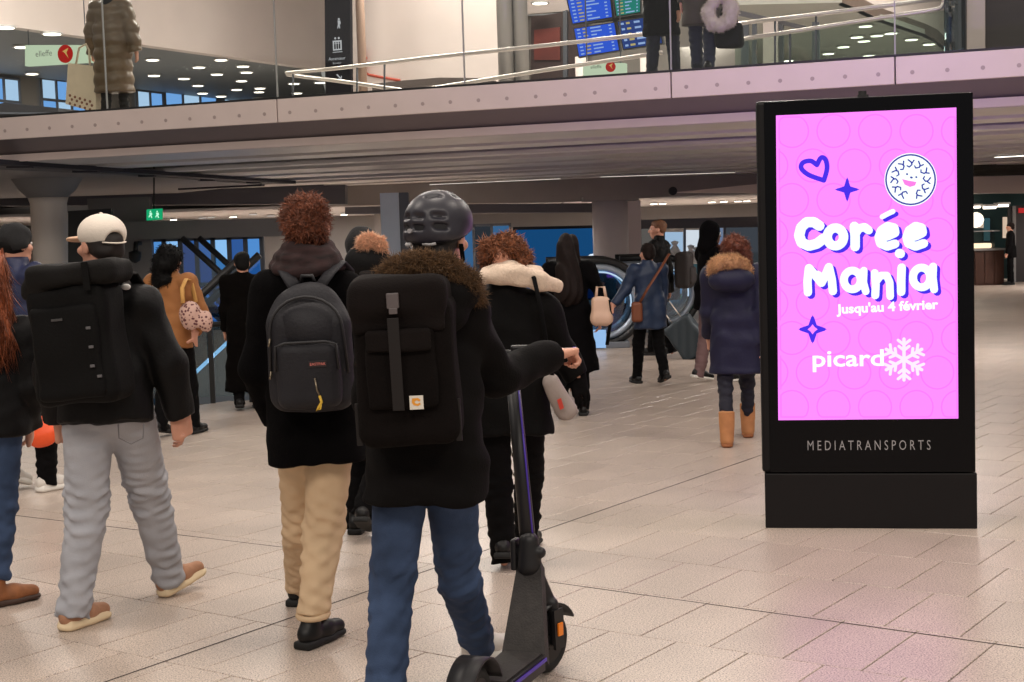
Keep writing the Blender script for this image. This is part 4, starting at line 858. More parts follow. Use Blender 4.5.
# ================================================================ PEOPLE: kit
M_skin = mat('skin', (206, 150, 126), .5, .05, 20); M_skin_d = mat('skin_dark', (96, 62, 48), .5, .05, 20)
M_black = mat('black_cloth', (9, 8, 9), .9, .15, 14, .25, 160, spec=.12); M_black2 = mat('black_nylon', (11, 10, 11), .65, .12, 8, .2, 90, spec=.18)
M_shoeblk = mat('black_leather', (16, 15, 15), .45, .1, 20, spec=.35); M_solebk = mat('black_sole', (12, 12, 12), .7)
M_eye = mat('eye_white', (230, 226, 220), .3)
def nz(v): v = V3(v); return v/(np.linalg.norm(v)+1e-9)
def axes(yaw): c, s = math.cos(yaw), math.sin(yaw); return np.array([c, s, 0]), np.array([-s, c, 0])   # right, forward (yaw 0 walks away from the camera)
def skel(X, Y, H, yaw=0.0, stride=.3, lead=1, arms=.25, out=.04, lean=0.0):
    """walking skeleton in world coordinates; lead=+1: right leg forward"""
    R, F = axes(yaw); U = np.array([0, 0, 1.]); o = np.array([X, Y, 0]); hz = .525*H; J = {}
    for n, s in (('L', -1), ('R', 1)):
        hip = o+U*hz+R*s*.055*H; fw = 1 if s == lead else -1
        a1, a2 = (stride, stride*.45) if fw > 0 else (-stride*.45, -stride*1.25)
        kn = hip+(F*math.sin(a1)-U*math.cos(a1))*.245*H; an = kn+(F*math.sin(a2)-U*math.cos(a2))*.235*H
        J['hip'+n], J['kn'+n], J['an'+n] = hip, kn, an; J['pitch'+n] = 0.0 if fw > 0 else max(0, stride*1.1)
        sh = o+U*.812*H+R*s*.105*H+F*lean*.28*H; b1 = -arms*fw; el = sh+(F*math.sin(b1)-U*math.cos(b1)+R*s*out*2)*.172*H; b2 = b1+.25; wr = el+(F*math.sin(b2)-U*math.cos(b2)+R*s*out)*.15*H
        J['sh'+n], J['el'+n], J['wr'+n] = sh, el, wr
    J['neck'] = o+U*.845*H+F*lean*.3*H; J['head'] = o+U*.928*H+F*(lean*.36*H+.01)
    dz = min(J['anL'][2], J['anR'][2])-.085
    for k, v in J.items():
        if not k.startswith('pitch'): v[2] -= dz
    return J
def hmat(yaw, pitch=0.0, roll=0.0):
    R, F = axes(yaw); U = np.array([0, 0, 1.]); F2 = F*math.cos(pitch)+U*math.sin(pitch); U2 = np.cross(R, F2)
    R2 = R*math.cos(roll)+U2*math.sin(roll); U3 = np.cross(R2, F2); return np.array([R2, F2, U3])
def hand(S, wr, d, n, s, curl=.3, sc=1.0):
    """palm and five fingers: d = finger direction, n = palm side, s = thumb side"""
    d, n, s = nz(d), nz(n), nz(s); M = np.array([s, n, d])
    S.box(V3(wr)+d*.048*sc, (.040*sc, .0145*sc, .052*sc), .013*sc, M, k=.012); S.cap(wr, V3(wr)+d*.03*sc, .026*sc, .028*sc, k=.02, ax=n, fl=.72)
    for i, (ln, off) in enumerate(((.074, .030), (.083, .010), (.077, -.011), (.060, -.030))):
        p = V3(wr)+d*(.094-.004*abs(i-1))*sc+s*off*sc; a = 0.0
        for j, fr in enumerate((.46, .30, .24)):
            a += curl*(1.25, 1.45, 1.1)[j]; v = d*math.cos(a)+n*math.sin(a); q = p+v*ln*fr*sc
            S.cap(p, q, (.0092-.0008*j)*sc, (.0088-.0010*j)*sc, k=.004); p = q
    p = V3(wr)+d*.028*sc+s*.030*sc; v = nz(d*.72+s*.62+n*.3); q = p+v*.042*sc; S.cap(p, q, .0135*sc, .0105*sc, k=.012); v2 = nz(d*.9+s*.15*(1-curl)+n*(.25+curl)); S.cap(q, q+v2*.034*sc, .0105*sc, .0085*sc, k=.004)
def body_geo(J, H, HM, vox, hands=None, bulk=1.0):
    S = Sdf(vox); h = H/1.75; hd = V3(J['head']); R, F, U = HM
    L = lambda x, y, z: hd+R*x*h+F*y*h+U*z*h
    S.ell(L(0, -.012, .022), (.076*h, .096*h, .088*h), HM, k=.02); S.ell(L(0, .03, -.045), (.060*h, .068*h, .070*h), HM, k=.03)
    S.cap(L(-.03, .05, -.095), L(.03, .05, -.095), .024*h, k=.03); S.cap(L(0, .088, .012), L(0, .112, -.030), .010*h, .014*h, k=.012)
    S.cap(L(-.035, .083, .022), L(.035, .083, .022), .012*h, k=.012); S.cap(L(-.020, .092, -.062), L(.020, .092, -.062), .0085*h, k=.008)
    for s in (-1, 1):
        S.ell(L(s*.032, .092, .002), (.015*h, .010*h, .010*h), HM, k=.01, sub=True); S.ell(L(s*.079, -.008, -.015), (.011*h, .024*h, .034*h), HM, k=.008); S.ell(L(s*.055, .055, -.03), (.024*h, .024*h, .02*h), HM, k=.02)
    S.cap(L(0, -.02, -.06), J['neck'], .056*h, .060*h, k=.03)
    Fb = nz(np.cross([0, 0, 1.], V3(J['shR'])-V3(J['shL']))) ; ms = (V3(J['shL'])+V3(J['shR']))/2; mh = (V3(J['hipL'])+V3(J['hipR']))/2
    S.cap(J['shL'], J['shR'], .055*h, k=.05); S.cap(ms-[0, 0, .06*h], ms*.45+mh*.55, .125*h, .105*h, k=.05, ax=Fb, fl=.7); S.cap(ms*.45+mh*.55, mh, .108*h, .125*h, k=.05, ax=Fb, fl=.75)
    for n in 'LR':
        S.chain([J['sh'+n], J['el'+n], J['wr'+n]], [.047*h, .038*h, .027*h], k=.02)
        S.chain([J['hip'+n], J['kn'+n], J['an'+n]], [.070*h, .044*h, .028*h], k=.03)
        an = V3(J['an'+n]); S.cap(an, an-[0, 0, .03*h], .028*h, .024*h, k=.02)
        d = nz(V3(J['wr'+n])-V3(J['el'+n])); hp = (hands or {}).get(n)
        if hp: hand(S, J['wr'+n], hp.get('d', d), hp['n'], hp['s'], hp.get('curl', .3), h*hp.get('sc', 1.0))
        else:
            Rr = np.cross(Fb, [0, 0, 1.])*(1 if n == 'R' else -1); hand(S, J['wr'+n], d, -Rr, Fb, .35, h)
    return S.mesh()
SHOE = {}
def shoe_mesh(kind):
    if kind in SHOE: return SHOE[kind]
    hi = {'sneaker': .0, 'boot': .06, 'ugg': .19, 'flat': -.01}[kind]
    S = Sdf(.006); S.cap((0, -.045, .055), (0, .06, .052), .043, .044, k=.03, ax=(1, 0, 0), fl=.92); S.cap((0, .06, .050), (.004, .150, .044), .045, .038, k=.03, ax=(0, 0, 1), fl=.9)
    S.cap((0, -.025, .06), (0, -.012, .10+hi), .041 if hi < .1 else .055, .040 if hi < .1 else .068, k=.02, fb=True); S.cut((0, 0, .022), (0, 0, -1))
    if kind == 'sneaker': S.ell((0, .035, .115), (.03, .04, .022), k=.01)
    if hi < .1: S.cap((0, -.022, .08+hi), (0, -.02, .16+hi), .034, k=.01, sub=True)
    up = S.mesh(waves(.0016, 60, 3))
    S = Sdf(.006); S.cap((0, -.045, .016), (0, .06, .016), .047, .048, k=.02, ax=(0, 0, 1), fl=.5); S.cap((0, .06, .016), (.005, .152, .018), .050, .043, k=.02, ax=(0, 0, 1), fl=.45)
    if kind == 'sneaker': S.box((0, .045, .024), (.043, .118, .024), .014, k=.02)
    if kind == 'boot': S.box((0, -.045, .014), (.042, .045, .018), .006, k=.01)
    S.cut((0, 0, .0005), (0, 0, -1)); so = S.mesh()
    out = []
    for g in (up, so):
        m = bpy.data.meshes.new('shoe_'+kind); m.from_pydata([tuple(v) for v in g[0]], [], [tuple(int(i) for i in f) for f in g[1]]); m.polygons.foreach_set('use_smooth', np.ones(len(m.polygons), bool)); out.append(m)
    SHOE[kind] = out; return out
def shoe(T, an, yaw, pitch, kind, mu, ms, sc=1.0, name='shoe'):
    u, s = shoe_mesh(kind); key = (kind, mu.name, ms.name)
    if key not in SHOE:
        a, b = u.copy(), s.copy(); a.materials.clear(); b.materials.clear(); a.materials.append(mu); b.materials.append(ms); SHOE[key] = (a, b)
    a, b = SHOE[key]; o = obj('boot' if kind in ('boot', 'ugg') else name, a, None, T); c = obj('sole', b, None, o)
    R, F = axes(yaw); M = hmat(yaw, -pitch); org = V3(an)-M[2]*.085*sc+M[1]*.01
    low = min((org+M[1]*y*sc)[2] for y in (-.09, .21)); org = org+np.array([0, 0, max(0, TZ(T)-low)])
    if abs(pitch) < .05 and org[2] < .12+TZ(T): org[2] = TZ(T)
    q = org-np.array(root_loc(T)); o.matrix_local = Matrix(((M[0][0]*sc, M[1][0]*sc, M[2][0]*sc, q[0]), (M[0][1]*sc, M[1][1]*sc, M[2][1]*sc, q[1]), (M[0][2]*sc, M[1][2]*sc, M[2][2]*sc, q[2]), (0, 0, 0, 1)))
    return o
def trousers_geo(J, h, vox, r=(.098, .072, .052), seed=1, amp=.004, hem=.035):
    S = Sdf(vox); Fb = nz(np.cross([0, 0, 1.], V3(J['shR'])-V3(J['shL'])))
    mh = (V3(J['hipL'])+V3(J['hipR']))/2
    S.cap(mh+[0, 0, .10*h], mh, .145*h, .150*h, k=.03, ax=Fb, fl=.74)
    for n in 'LR':
        hp, kn, an = V3(J['hip'+n]), V3(J['kn'+n]), V3(J['an'+n]); d = nz(an-kn); e = an+d*hem*h
        S.chain([hp, kn], [r[0]*h, r[1]*h], k=.03); S.cap(kn, e, r[1]*h, r[2]*h, k=.02, fb=True)
        S.ell(hp-Fb*.040*h+[0, 0, -.01], (.074*h, .068*h, .090*h), k=.04)
    w1 = waves(amp*.45, 38, seed, 1.6); w2 = waves(amp*.75, 105, seed+9, 2.4); kz = [J['knL'][2], J['knR'][2], J['anL'][2]+.06, J['anR'][2]+.06]
    def f(X, Y, Z):
        g = .45
        for z in kz: g = g+np.exp(-((Z-z)/.10)**2)
        return (w1(X, Y, Z)+w2(X, Y, Z))*np.minimum(g, 1.5)
    return S.mesh(f)
def coat_geo(J, h, vox, hem, chest=.165, waist=.16, hr=.185, sleeve=(.075, .062, .050), depth=.70, seed=2, amp=.005, fr=30, sz=1.2, puff=None, cuff=.0, sh=.075, arms='LR', collar=.0):
    S = Sdf(vox); R = nz(V3(J['shR'])-V3(J['shL'])); Fb = nz(np.cross([0, 0, 1.], R)); ms = (V3(J['shL'])+V3(J['shR']))/2; mh = (V3(J['hipL'])+V3(J['hipR']))/2
    wst = ms*.42+mh*.58; e = V3((mh[0], mh[1], hem))
    S.cap(V3(J['shL'])-[0, 0, .012], V3(J['shR'])-[0, 0, .012], sh*h, k=.05); S.cap(ms+[0, 0, .0], J['neck'], .10*h, .075*h, k=.05)
    S.cap(ms-[0, 0, .10*h], wst, chest*h, waist*h, k=.05, ax=Fb, fl=depth); S.cap(wst, e, waist*h, hr*h, k=.04, ax=Fb, fl=depth+.06, fb=True)
    for n in 'LR':
        hp = V3(J['hip'+n])-Fb*.05*h
        if hem < hp[2]-.02: S.cap(hp+[0, 0, .12*h], V3((hp[0], hp[1], hem)), .098*h, .108*h, k=.05, fb=True)
    if collar: S.cap(V3(J['neck'])-[0, 0, .01], V3(J['neck'])+[0, 0, collar], .078*h, .072*h, k=.03, fb=True)
    for n in arms:
        s_, e_, w_ = V3(J['sh'+n]), V3(J['el'+n]), V3(J['wr'+n]); d = nz(w_-e_)
        S.cap(s_, e_, sleeve[0]*h, sleeve[1]*h, k=.035); S.cap(e_, w_+d*cuff, sleeve[1]*h, sleeve[2]*h, k=.025, fb=True)
    w1 = waves(amp, fr, seed, sz); w2 = waves(amp*.5, fr*2.3, seed+5, sz)
    def f(X, Y, Z):
        t = w1(X, Y, Z)+w2(X, Y, Z)
        if puff: t = t-puff[0]*(np.abs(np.sin((Z+.01*np.sin(X*11))*math.pi/puff[1]))-.6)
        return t
    return S.mesh(f)
def head_blob(J, H, HM, vox, prims, disp=None, cuts=()):
    """prims in head-local units: ('e', centre, radii) / ('c', a, b, ra, rb)"""
    h = H/1.75; hd = V3(J['head']); L = lambda p: hd+HM.T@(V3(p)*h); S = Sdf(vox)
    for p in prims:
        if p[0] == 'e': S.ell(L(p[1]), V3(p[2])*h, HM, k=.02)
        elif p[0] == '-e': S.ell(L(p[1]), V3(p[2])*h, HM, k=.008, sub=True)
        elif p[0] == '-c': S.cap(L(p[1]), L(p[2]), p[3]*h, p[4]*h, k=.008, sub=True)
        else: S.cap(L(p[1]), L(p[2]), p[3]*h, p[4]*h, k=.03)
    for c, n in cuts: S.cut(L(c), HM.T@V3(n))
    return S.mesh(disp)
HAIR_S = [('e', (0, -.02, .035), (.088, .105, .090)), ('e', (0, -.06, -.02), (.078, .062, .075))]
HAIR_L = [('e', (0, -.018, .034), (.090, .105, .090)), ('c', (0, -.055, -.01), (0, -.075, -.28), .085, .095), ('c', (-.06, -.01, -.02), (-.07, -.03, -.2), .04, .04), ('c', (.06, -.01, -.02), (.07, -.03, -.2), .04, .04)]
def strands(seed, amp=.006, fr=90):
    w_ = waves(amp*.5, 30, seed, .3); 
    def f(X, Y, Z): return amp*np.sin(X*fr+3*np.sin(Z*9)+Y*fr*.6)+w_(X, Y, Z)
    return f
def person(label, base, J, H, yaw, vox, head=(0, 0), skin=None, hands=None, group=None):
    T = thing('person', (base[0], base[1], base[2] if len(base) > 2 else 0), label, 'person', group); HM = hmat(yaw+head[0], head[1], head[2] if len(head) > 2 else 0)
    b = obj('body', body_geo(J, H, HM, vox, hands), skin or M_skin, T, True)
    h = H/1.75
    if vox < .016:
        for s in (-1, 1): obj('eye', lathe([(.001, -.011), (.008, -.008), (.011, 0), (.008, .008), (.001, .011)], 8, V3(J['head'])+HM.T@(V3((s*.032, .088, .002))*h)), M_eye, b, True)
    return T, HM
def shoes(T, J, yaw, kind, mu, ms, sc=1.0, yaws=None, pitches=None):
    for i, n in enumerate('LR'):
        shoe(T, J['an'+n], (yaws or (yaw, yaw))[i], (pitches or (J.get('pitchL', 0), J.get('pitchR', 0)))[i], kind, mu, ms, sc)
def PJ(Y, **kw): return {k: P(v[0], v[1], Y+(v[2] if len(v) > 2 else 0)) for k, v in kw.items()}
def TZ(T): return float(root_loc(T)[2])
# ================================================================ PEOPLE: foreground
def Jd(Y, **kw): return PJ(Y, **kw)
def straps(T, pts, r, m, name='shoulder_strap', flat=.3): return obj(name, tube(pts, r, 8, flat=flat), m, T, True)
def frame_at(o, yaw, roll=0.0):
    M = hmat(yaw, 0, roll)
    def L(x, y, z): return V3(o)+M[0]*x+M[1]*y+M[2]*z
    return M, L
# ---- helmet rider with scooter
Y1 = 5.0
J = Jd(Y1, head=(440, 236, .02), neck=(433, 276, -.02), shL=(386, 312), shR=(462, 311, .02), elL=(372, 392, .10), wrL=(386, 436, .28), elR=(496, 377, .16), wrR=(553, 354, .44), hipL=(404, 452), hipR=(448, 452), knL=(392, 588, .0), knR=(459, 578, .24), anL=(383, 712, -.2), anR=(478, 644, .58))
T, HM = person('person in black parka, bike helmet and blue jeans pushing the electric scooter', (*((J['anL']+J['anR'])/2)[:2],), J, 1.80, math.radians(-6), .007, head=(math.radians(-14), -.05), hands={'R': dict(d=(.75, .62, -.05), n=(.15, .0, -1), s=(-.6, .75, .1), curl=.85)})
M_parka = mat('parka_cloth', (10, 8, 8), .85, .15, 10, .25, 140, spec=.12)
obj('parka', coat_geo(J, 1.03, .0085, .775, .185, .185, .215, (.088, .074, .055), .72, 11, .006, 26, 1.3, cuff=.0, sh=.09), M_parka, T, True)
M_jean = mat('blue_denim', (56, 72, 100), .85, .35, 6, .3, 220, spec=.2)
obj('jeans', trousers_geo(J, 1.03, .0085, (.100, .076, .064), 4, .0045), M_jean, T, True)
M_wsn = mat('white_sneaker', (214, 208, 200), .5, .04, 20); M_wsole = mat('white_sole', (226, 222, 214), .5)
shoes(T, J, -.4, 'sneaker', M_wsn, M_wsole, 1.0, (-.2, -.75), (.05, 0))
obj('hair', head_blob(J, 1.8, HM, .01, [('e', (0, -.03, .0), (.083, .095, .085)), ('e', (0, -.06, -.06), (.07, .05, .05))], waves(.003, 70, 5)), mat('hair_darkbrown', (30, 21, 17), .6, .3, 40), T, True)
M_helm = mat('helmet_shell', (40, 38, 46), .40, .05, 10, spec=.5)
def hsy(x, z): return min(-.012-.136*math.sqrt(max(.02, 1-(x/.114)**2-((z-.046)/.108)**2)), -.05-.092*math.sqrt(max(.02, 1-(x/.104)**2-(z/.07)**2)))+.001
hm = obj('helmet', head_blob(J, 1.8, HM, .0065, [('e', (0, -.012, .046), (.114, .136, .108)), ('e', (0, -.05, .0), (.104, .092, .07)),
    ]+[('-c', (x-.014, hsy(x-.014, z), z), (x+.014, hsy(x+.014, z), z-.002), .0105, .0105) for x, z in ((-.075, .062), (-.078, .026), (-.018, .060), (-.020, .024), (.05, .062), (.055, .026))]+
    [('-c', (.0, -.098, .126), (.032, -.085, .132), .011, .011), ('-c', (.066, -.03, .132), (.068, .02, .132), .010, .010), ('-c', (-.06, -.03, .138), (-.06, .02, .138), .010, .010)], None, [((0, 0, .006), (0, .28, -1))]), M_helm, T, True)
obj('inner_foam', head_blob(J, 1.8, HM, .009, [('e', (0, -.012, .04), (.104, .126, .098)), ('e', (0, -.05, -.002), (.096, .083, .07))], None, [((0, 0, -.006), (0, .28, -1))]), mat('helmet_foam', (22, 21, 24), .8), hm, True)
hL = lambda x, y, z: V3(J['head'])+HM.T@(V3((x, y, z))*1.03)
obj('dial_button', disc(hL(-.045, -.142, .012), .008, .012, -HM[1]), mat('dial_grey', (150, 148, 150), .4), hm)
for x in (-.085, .005): obj('foam_edge', tube([hL(x-.014, hsy(x-.014, -.02)+.012, -.028), hL(x+.010, hsy(x+.01, -.02)+.012, -.031), hL(x+.030, hsy(x+.03, -.02)+.012, -.027)], .0085, 8), mat('foam_white', (196, 194, 194), .6), hm, True)
obj('chin_strap', tube([hL(.088, -.03, -.03), hL(.082, .0, -.08), hL(.05, .04, -.12)], .008, 6, flat=.3), M_black, hm, True)
# hood with fur trim
fy = Y1-.10
S = Sdf(.0085); hp = [(377, 299, -.06), (384, 284, -.11), (400, 272, -.14), (424, 266, -.15), (448, 271, -.13), (466, 284, -.09), (477, 298, -.03)]
pts = [P(x, y, Y1+d) for x, y, d in hp]
S.chain(pts, [.028, .036, .040, .042, .040, .036, .028], k=.02); fg = S.mesh(waves(.005, 55, 3))
M_fur = mat('fur_brown', (92, 66, 40), .85, .3, 30, island=.5)
hd = obj('hood', (lambda S: S.ell(P(428, 296, Y1-.09), (.175, .12, .085), k=.03).ell(P(424, 318, Y1-.13), (.15, .10, .075), k=.04).mesh(waves(.004, 40, 8)))(Sdf(.009)), M_parka, T, True)
obj('fur_trim', fg, M_fur, hd, True); o = obj('fur_pile', fur(fg, 11000, .030, .0013, 3, .25, .65, lift=.8), M_fur, hd); o['kind'] = 'stuff'
# scooter rider's flap backpack
bo = P(407, 360, Y1-.235); M, L = frame_at(bo, math.radians(-4), .03)
BK = thing('backpack', L(0, 0, -.29), 'dark brown flap backpack with square orange-logo patch on the scooter rider', 'backpack')
M_bp1 = mat('backpack_canvas', (15, 11, 10), .9, .18, 12, .3, 170, spec=.1); M_bp1d = mat('backpack_flap', (20, 15, 14), .85, .15, 12, .3, 170, spec=.12)
obj('bag_body', Sdf(.009).box(L(.0, 0, -.03), (.168, .10, .245), .05, M, k=.02).mesh(waves(.005, 22, 5)), M_bp1, BK, True)
obj('flap', Sdf(.009).box(L(-.005, -.03, .215), (.166, .105, .068), .05, M, k=.03).box(L(-.005, -.10, .16), (.15, .016, .06), .014, M, k=.03).mesh(waves(.005, 25, 9)), M_bp1d, BK, True)
pk = obj('front_pocket', Sdf(.008).box(L(-.005, -.105, -.02), (.115, .025, .13), .018, M).mesh(waves(.003, 30, 4)), M_bp1, BK, True)
obj('pocket_flap', Sdf(.007).box(L(-.005, -.135, .075), (.105, .012, .036), .010, M).mesh(waves(.002, 40, 2)), M_bp1d, pk, True)
obj('centre_strap', box(L(-.015, -.152, .0), (.038, .006, .30), M, .002), mat('webbing', (24, 19, 18), .6, spec=.3), BK)
bk = obj('buckle', box(L(-.012, -.148, .205), (.040, .014, .05), M, .004), mat('buckle_grey', (88, 80, 80), .35), BK); obj('buckle_prong', box(L(-.012, -.150, .172), (.028, .012, .02), M, .003), MATS['buckle_grey'], bk)
pt = obj('logo_patch', box(L(.042, -.137, -.128), (.045, .006, .045), M, .001), mat('patch_white', (214, 208, 196), .6), BK)
obj('logo_mark', place(join(prism([(-.013, .012, 0), (.006, .013, 0), (.014, .006, 0), (.010, .001, 0), (.002, .006, 0), (-.006, .002, 0), (-.004, -.004, 0), (.004, -.006, 0), (.012, -.002, 0), (.013, -.009, 0), (.004, -.013, 0), (-.009, -.010, 0), (-.015, -.001, 0)], (0, 0, .001))), L(.042, -.1405, -.126), M[0], M[2]), mat('patch_orange', (226, 150, 40), .6), pt)
for s in (-1, 1):
    straps(BK, [L(s*.11, .03, .24), L(s*.13, .10, .295), L(s*.135, .24, .285), L(s*.15, .33, .15), L(s*.17, .30, -.05)], .028, M_bp1d)
    obj('side_strap', box(L(s*.165, -.06, -.2), (.02, .01, .14), M, .002), MATS['webbing'], BK)
# ---- scooter
SK = thing('electric_scooter', (*G(545, 672)[:2], 0), 'black electric kick scooter with purple trim held by the helmeted rider', 'scooter')
M_sc = mat('scooter_black', (26, 25, 27), .45, .1, 20, spec=.4); M_deck = mat('scooter_deck', (44, 40, 38), .7, .25, 30, .3, 120); M_pur = mat('scooter_purple', (74, 48, 170), .4, spec=.5); M_tire = mat('tire', (20, 20, 20), .75, .1, 30)
fwc = P(546, 634, 5.40); fwc[2] = .125; rwc = P(474, 700, 4.70); rwc[2] = .125
ud = fwc-rwc; ud[2] = 0; ud = nz(ud); sd = np.array([ud[1], -ud[0], 0])       # forward, right
sdir = nz(ud*.96+sd*.28); sfr = np.array([sdir[1], -sdir[0], 0])
def wheel(c, f, r=.122, wd=.026):
    s = np.array([f[1], -f[0], 0]); w_ = obj('wheel', tube([c+(f*math.cos(a)+np.array([0, 0, 1.])*math.sin(a))*(r-wd) for a in np.linspace(0, 2*math.pi, 28, endpoint=False)], wd, 10, True), M_tire, SK, True)
    obj('hub', join(disc(c-s*.022, r-.04, .044, s, 20), disc(c-s*.03, .03, .06, s, 12)), M_sc, w_)
wheel(fwc, sdir); wheel(rwc, ud)
hinge = P(529, 552, 5.36); deckf = fwc-ud*.26+np.array([0, 0, .02]); deckf[2] = .15; deckr = rwc+ud*.14; deckr[2] = .15
obj('deck', prism([deckr-sd*.072, deckf-sd*.085, deckf+sd*.085, deckr+sd*.072], (0, 0, -.055)), M_sc, SK)
obj('deck_mat', prism([deckr-sd*.06+[0, 0, .001], deckf-sd*.072+[0, 0, .001], deckf+sd*.072+[0, 0, .001], deckr+sd*.06+[0, 0, .001]], (0, 0, .006)), M_deck, SK)
for s in (-1, 1): obj('trim_line', prism([deckr+sd*s*.074+[0, 0, -.02], deckf+sd*s*.088+[0, 0, -.02], deckf+sd*s*.088+[0, 0, -.008], deckr+sd*s*.074+[0, 0, -.008]], sd*s*.004), M_pur, SK)
nk0, nk1 = deckf+np.array([0, 0, -.01]), hinge+np.array([0, 0, -.03])
obj('neck', prism([nk0-sd*.085, nk0+sd*.085, nk1+sd*.045, nk1-sd*.045], nz(ud-[0, 0, .9])*.06), M_deck, SK)
obj('hinge_block', Sdf(.006).cap(hinge-[0, 0, .05], hinge+[0, 0, .04], .048, .038, k=.02).cap(hinge-sd*.045, hinge+sd*.045, .022, k=.01).mesh(), M_sc, SK, True)
obj('hinge_latch', Sdf(.006).box(hinge-sd*.055-[0, 0, .01], (.012, .03, .06), .008, np.array([sd, ud, [0, 0, 1.]])).mesh(), M_sc, SK, True)
stop_ = P(512, 372, 5.52); bar = P(520, 353, 5.54)
obj('stem', tube([hinge, hinge*.5+stop_*.5, stop_], [.031, .028, .026], 14), M_sc, SK, True)
obj('stem_trim', tube([hinge*.96+stop_*.04+sd*.026-ud*.014, stop_*.5+hinge*.5+sd*.026-ud*.014, stop_+sd*.024-ud*.012], .004, 6), M_pur, SK, True)
grip = P(573, 352, 5.52); gl_ = bar-(grip-bar)
obj('handlebar', tube([gl_, bar, grip*.7+bar*.3], .014, 10), M_sc, SK, True); obj('grip', tube([grip*.68+bar*.32, grip], .018, 10), M_sc, SK, True); obj('grip_end', tube([grip, grip+nz(grip-bar)*.012], .0205, 10), M_pur, SK, True)
obj('grip', tube([gl_*.7+bar*.3, gl_], .018, 10), M_sc, SK, True); obj('display_unit', box(bar+[0, 0, .015], (.07, .05, .03), None, .008), M_sc, SK); obj('brake_lever', tube([grip*.6+bar*.4+[0, .03, -.01], grip*.85+bar*.15+[0, .06, -.02]], .006, 6), M_sc, SK, True)
fk = obj('fork', Sdf(.006).cap(hinge-[0, 0, .03], fwc+[0, 0, .15], .032, .04, k=.02).cap(fwc+[0, 0, .15]-sfr*.04, fwc-sfr*.04, .018, .016, k=.02).cap(fwc+[0, 0, .15]+sfr*.04, fwc+sfr*.04, .018, .016, k=.02).mesh(), M_sc, SK, True)
def fender(c, f, a0, a1, r=.142, w_=.045):
    s = np.array([f[1], -f[0], 0]); up = np.array([0, 0, 1.]); V = []; F = []
    A = np.linspace(a0, a1, 14)
    for a in A:
        for rr in (r, r+.008):
            for k in (-1, 1): V.append(c+(f*math.cos(a)+up*math.sin(a))*rr+s*k*w_)
    for i in range(13):
        b = i*4; n = b+4; F += [(b, b+1, n+1, n), (b+2, n+2, n+3, b+3), (b, n, n+2, b+2), (b+1, b+3, n+3, n+1)]
    F += [(0, 2, 3, 1), (52, 53, 55, 54)]; return V, F
obj('front_fender', fender(fwc, sdir, math.radians(30), math.radians(175)), M_sc, SK, True); rf = obj('rear_fender', fender(rwc, ud, math.radians(20), math.radians(165), .145, .05), M_sc, SK, True)
obj('tail_light', box(rwc-ud*.142+[0, 0, .055], (.05, .02, .03), np.array([sd, ud, [0, 0, 1.]]), .004), mat('tail_red', (120, 24, 20), .3), rf)
obj('reflector', box(fwc+sfr*.068+[0, 0, .055], (.008, .03, .05), np.array([sfr, sdir, [0, 0, 1.]]), .003), mat('reflector_orange', (220, 120, 30), .3, emit=(220, 110, 20), es=.15), fk)
obj('fork_guard', prism([fwc+sfr*.05+[0, 0, .13]-sdir*.03, fwc+sfr*.05+[0, 0, .13]+sdir*.03, fwc+sfr*.055+[0, 0, -.02]+sdir*.03, fwc+sfr*.055+[0, 0, -.02]-sdir*.03], sfr*.012), M_sc, fk)
# ---- man with grey backpack and chinos
Y2 = 6.0
J = Jd(Y2, head=(307, 226, .02), neck=(307, 262, 0), shL=(271, 292), shR=(344, 292), elL=(258, 368, .0), wrL=(276, 420, .2), elR=(356, 368, .02), wrR=(340, 420, .22), hipL=(299, 415), hipR=(334, 415), knL=(302, 528, .24), knR=(323, 530, .02), anL=(299, 588, .58), anR=(312, 624, -.13))
T, HM = person('person with auburn hair, striped scarf, black coat and beige chinos', (*((J['anL']+J['anR'])/2)[:2],), J, 1.84, 0.02, .0095)
obj('coat', coat_geo(J, 1.05, .009, .765, .185, .18, .20, (.082, .070, .056), .66, 21, .005, 24, .9), mat('wool_black', (7, 6, 7), .95, .15, 14, .3, 200, spec=.08), T, True)
M_chino = mat('beige_chino', (208, 180, 146), .8, .06, 5, .25, 240, spec=.2)
tq = obj('chinos', trousers_geo(J, 1.05, .0085, (.098, .080, .062), 14, .005, -.028), M_chino, T, True)
d_ = nz(J['anR']-J['knR']); e_ = J['anR']-d_*.028
obj('turn_up', tube([e_+(np.array([1., 0, 0])*math.cos(a)+np.array([0, 1., 0])*math.sin(a))*.061-d_*(.012+.006*math.sin(a)) for a in np.linspace(0, 6.283, 20, endpoint=False)], .013, 8, True), M_chino, tq, True)
shoes(T, J, -.6, 'boot', M_shoeblk, M_solebk, 1.0, (-.2, -.5), (0, 0))
M_aub = mat('hair_auburn', (112, 60, 36), .6, .35, 40, island=.45)
hg = head_blob(J, 1.84, HM, .0085, [('e', (0, -.012, .038), (.088, .104, .084)), ('e', (0, -.05, -.015), (.080, .064, .064))], waves(.009, 60, 6))
hb = obj('hair', hg, M_aub, T, True); hd0 = V3(J['head']); o = obj('hair_curls', fur(hg, 6500, .022, .0022, 8, .1, .8, lambda c: c[:, 2] > hd0[2]-.07, .9, .35), M_aub, hb); o['kind'] = 'stuff'
S = Sdf(.009); 
for i in range(3):
    c = P(308, 250+i*9, Y2); rr = (.088, .112, .128)[i]; pp = [c+np.array([math.cos(a)*rr, math.sin(a)*rr*.85-.01, .012*math.sin(2*a+i)]) for a in np.linspace(0, 6.283, 15)]
    S.chain(pp, [.028]*15, k=.012)
M_scarf = mat('scarf_wool', (42, 24, 24), .9, .6, 14, .3, 200, aniso=(1, 1, 4)); obj('scarf', S.mesh(waves(.003, 60, 2)), M_scarf, T, True)
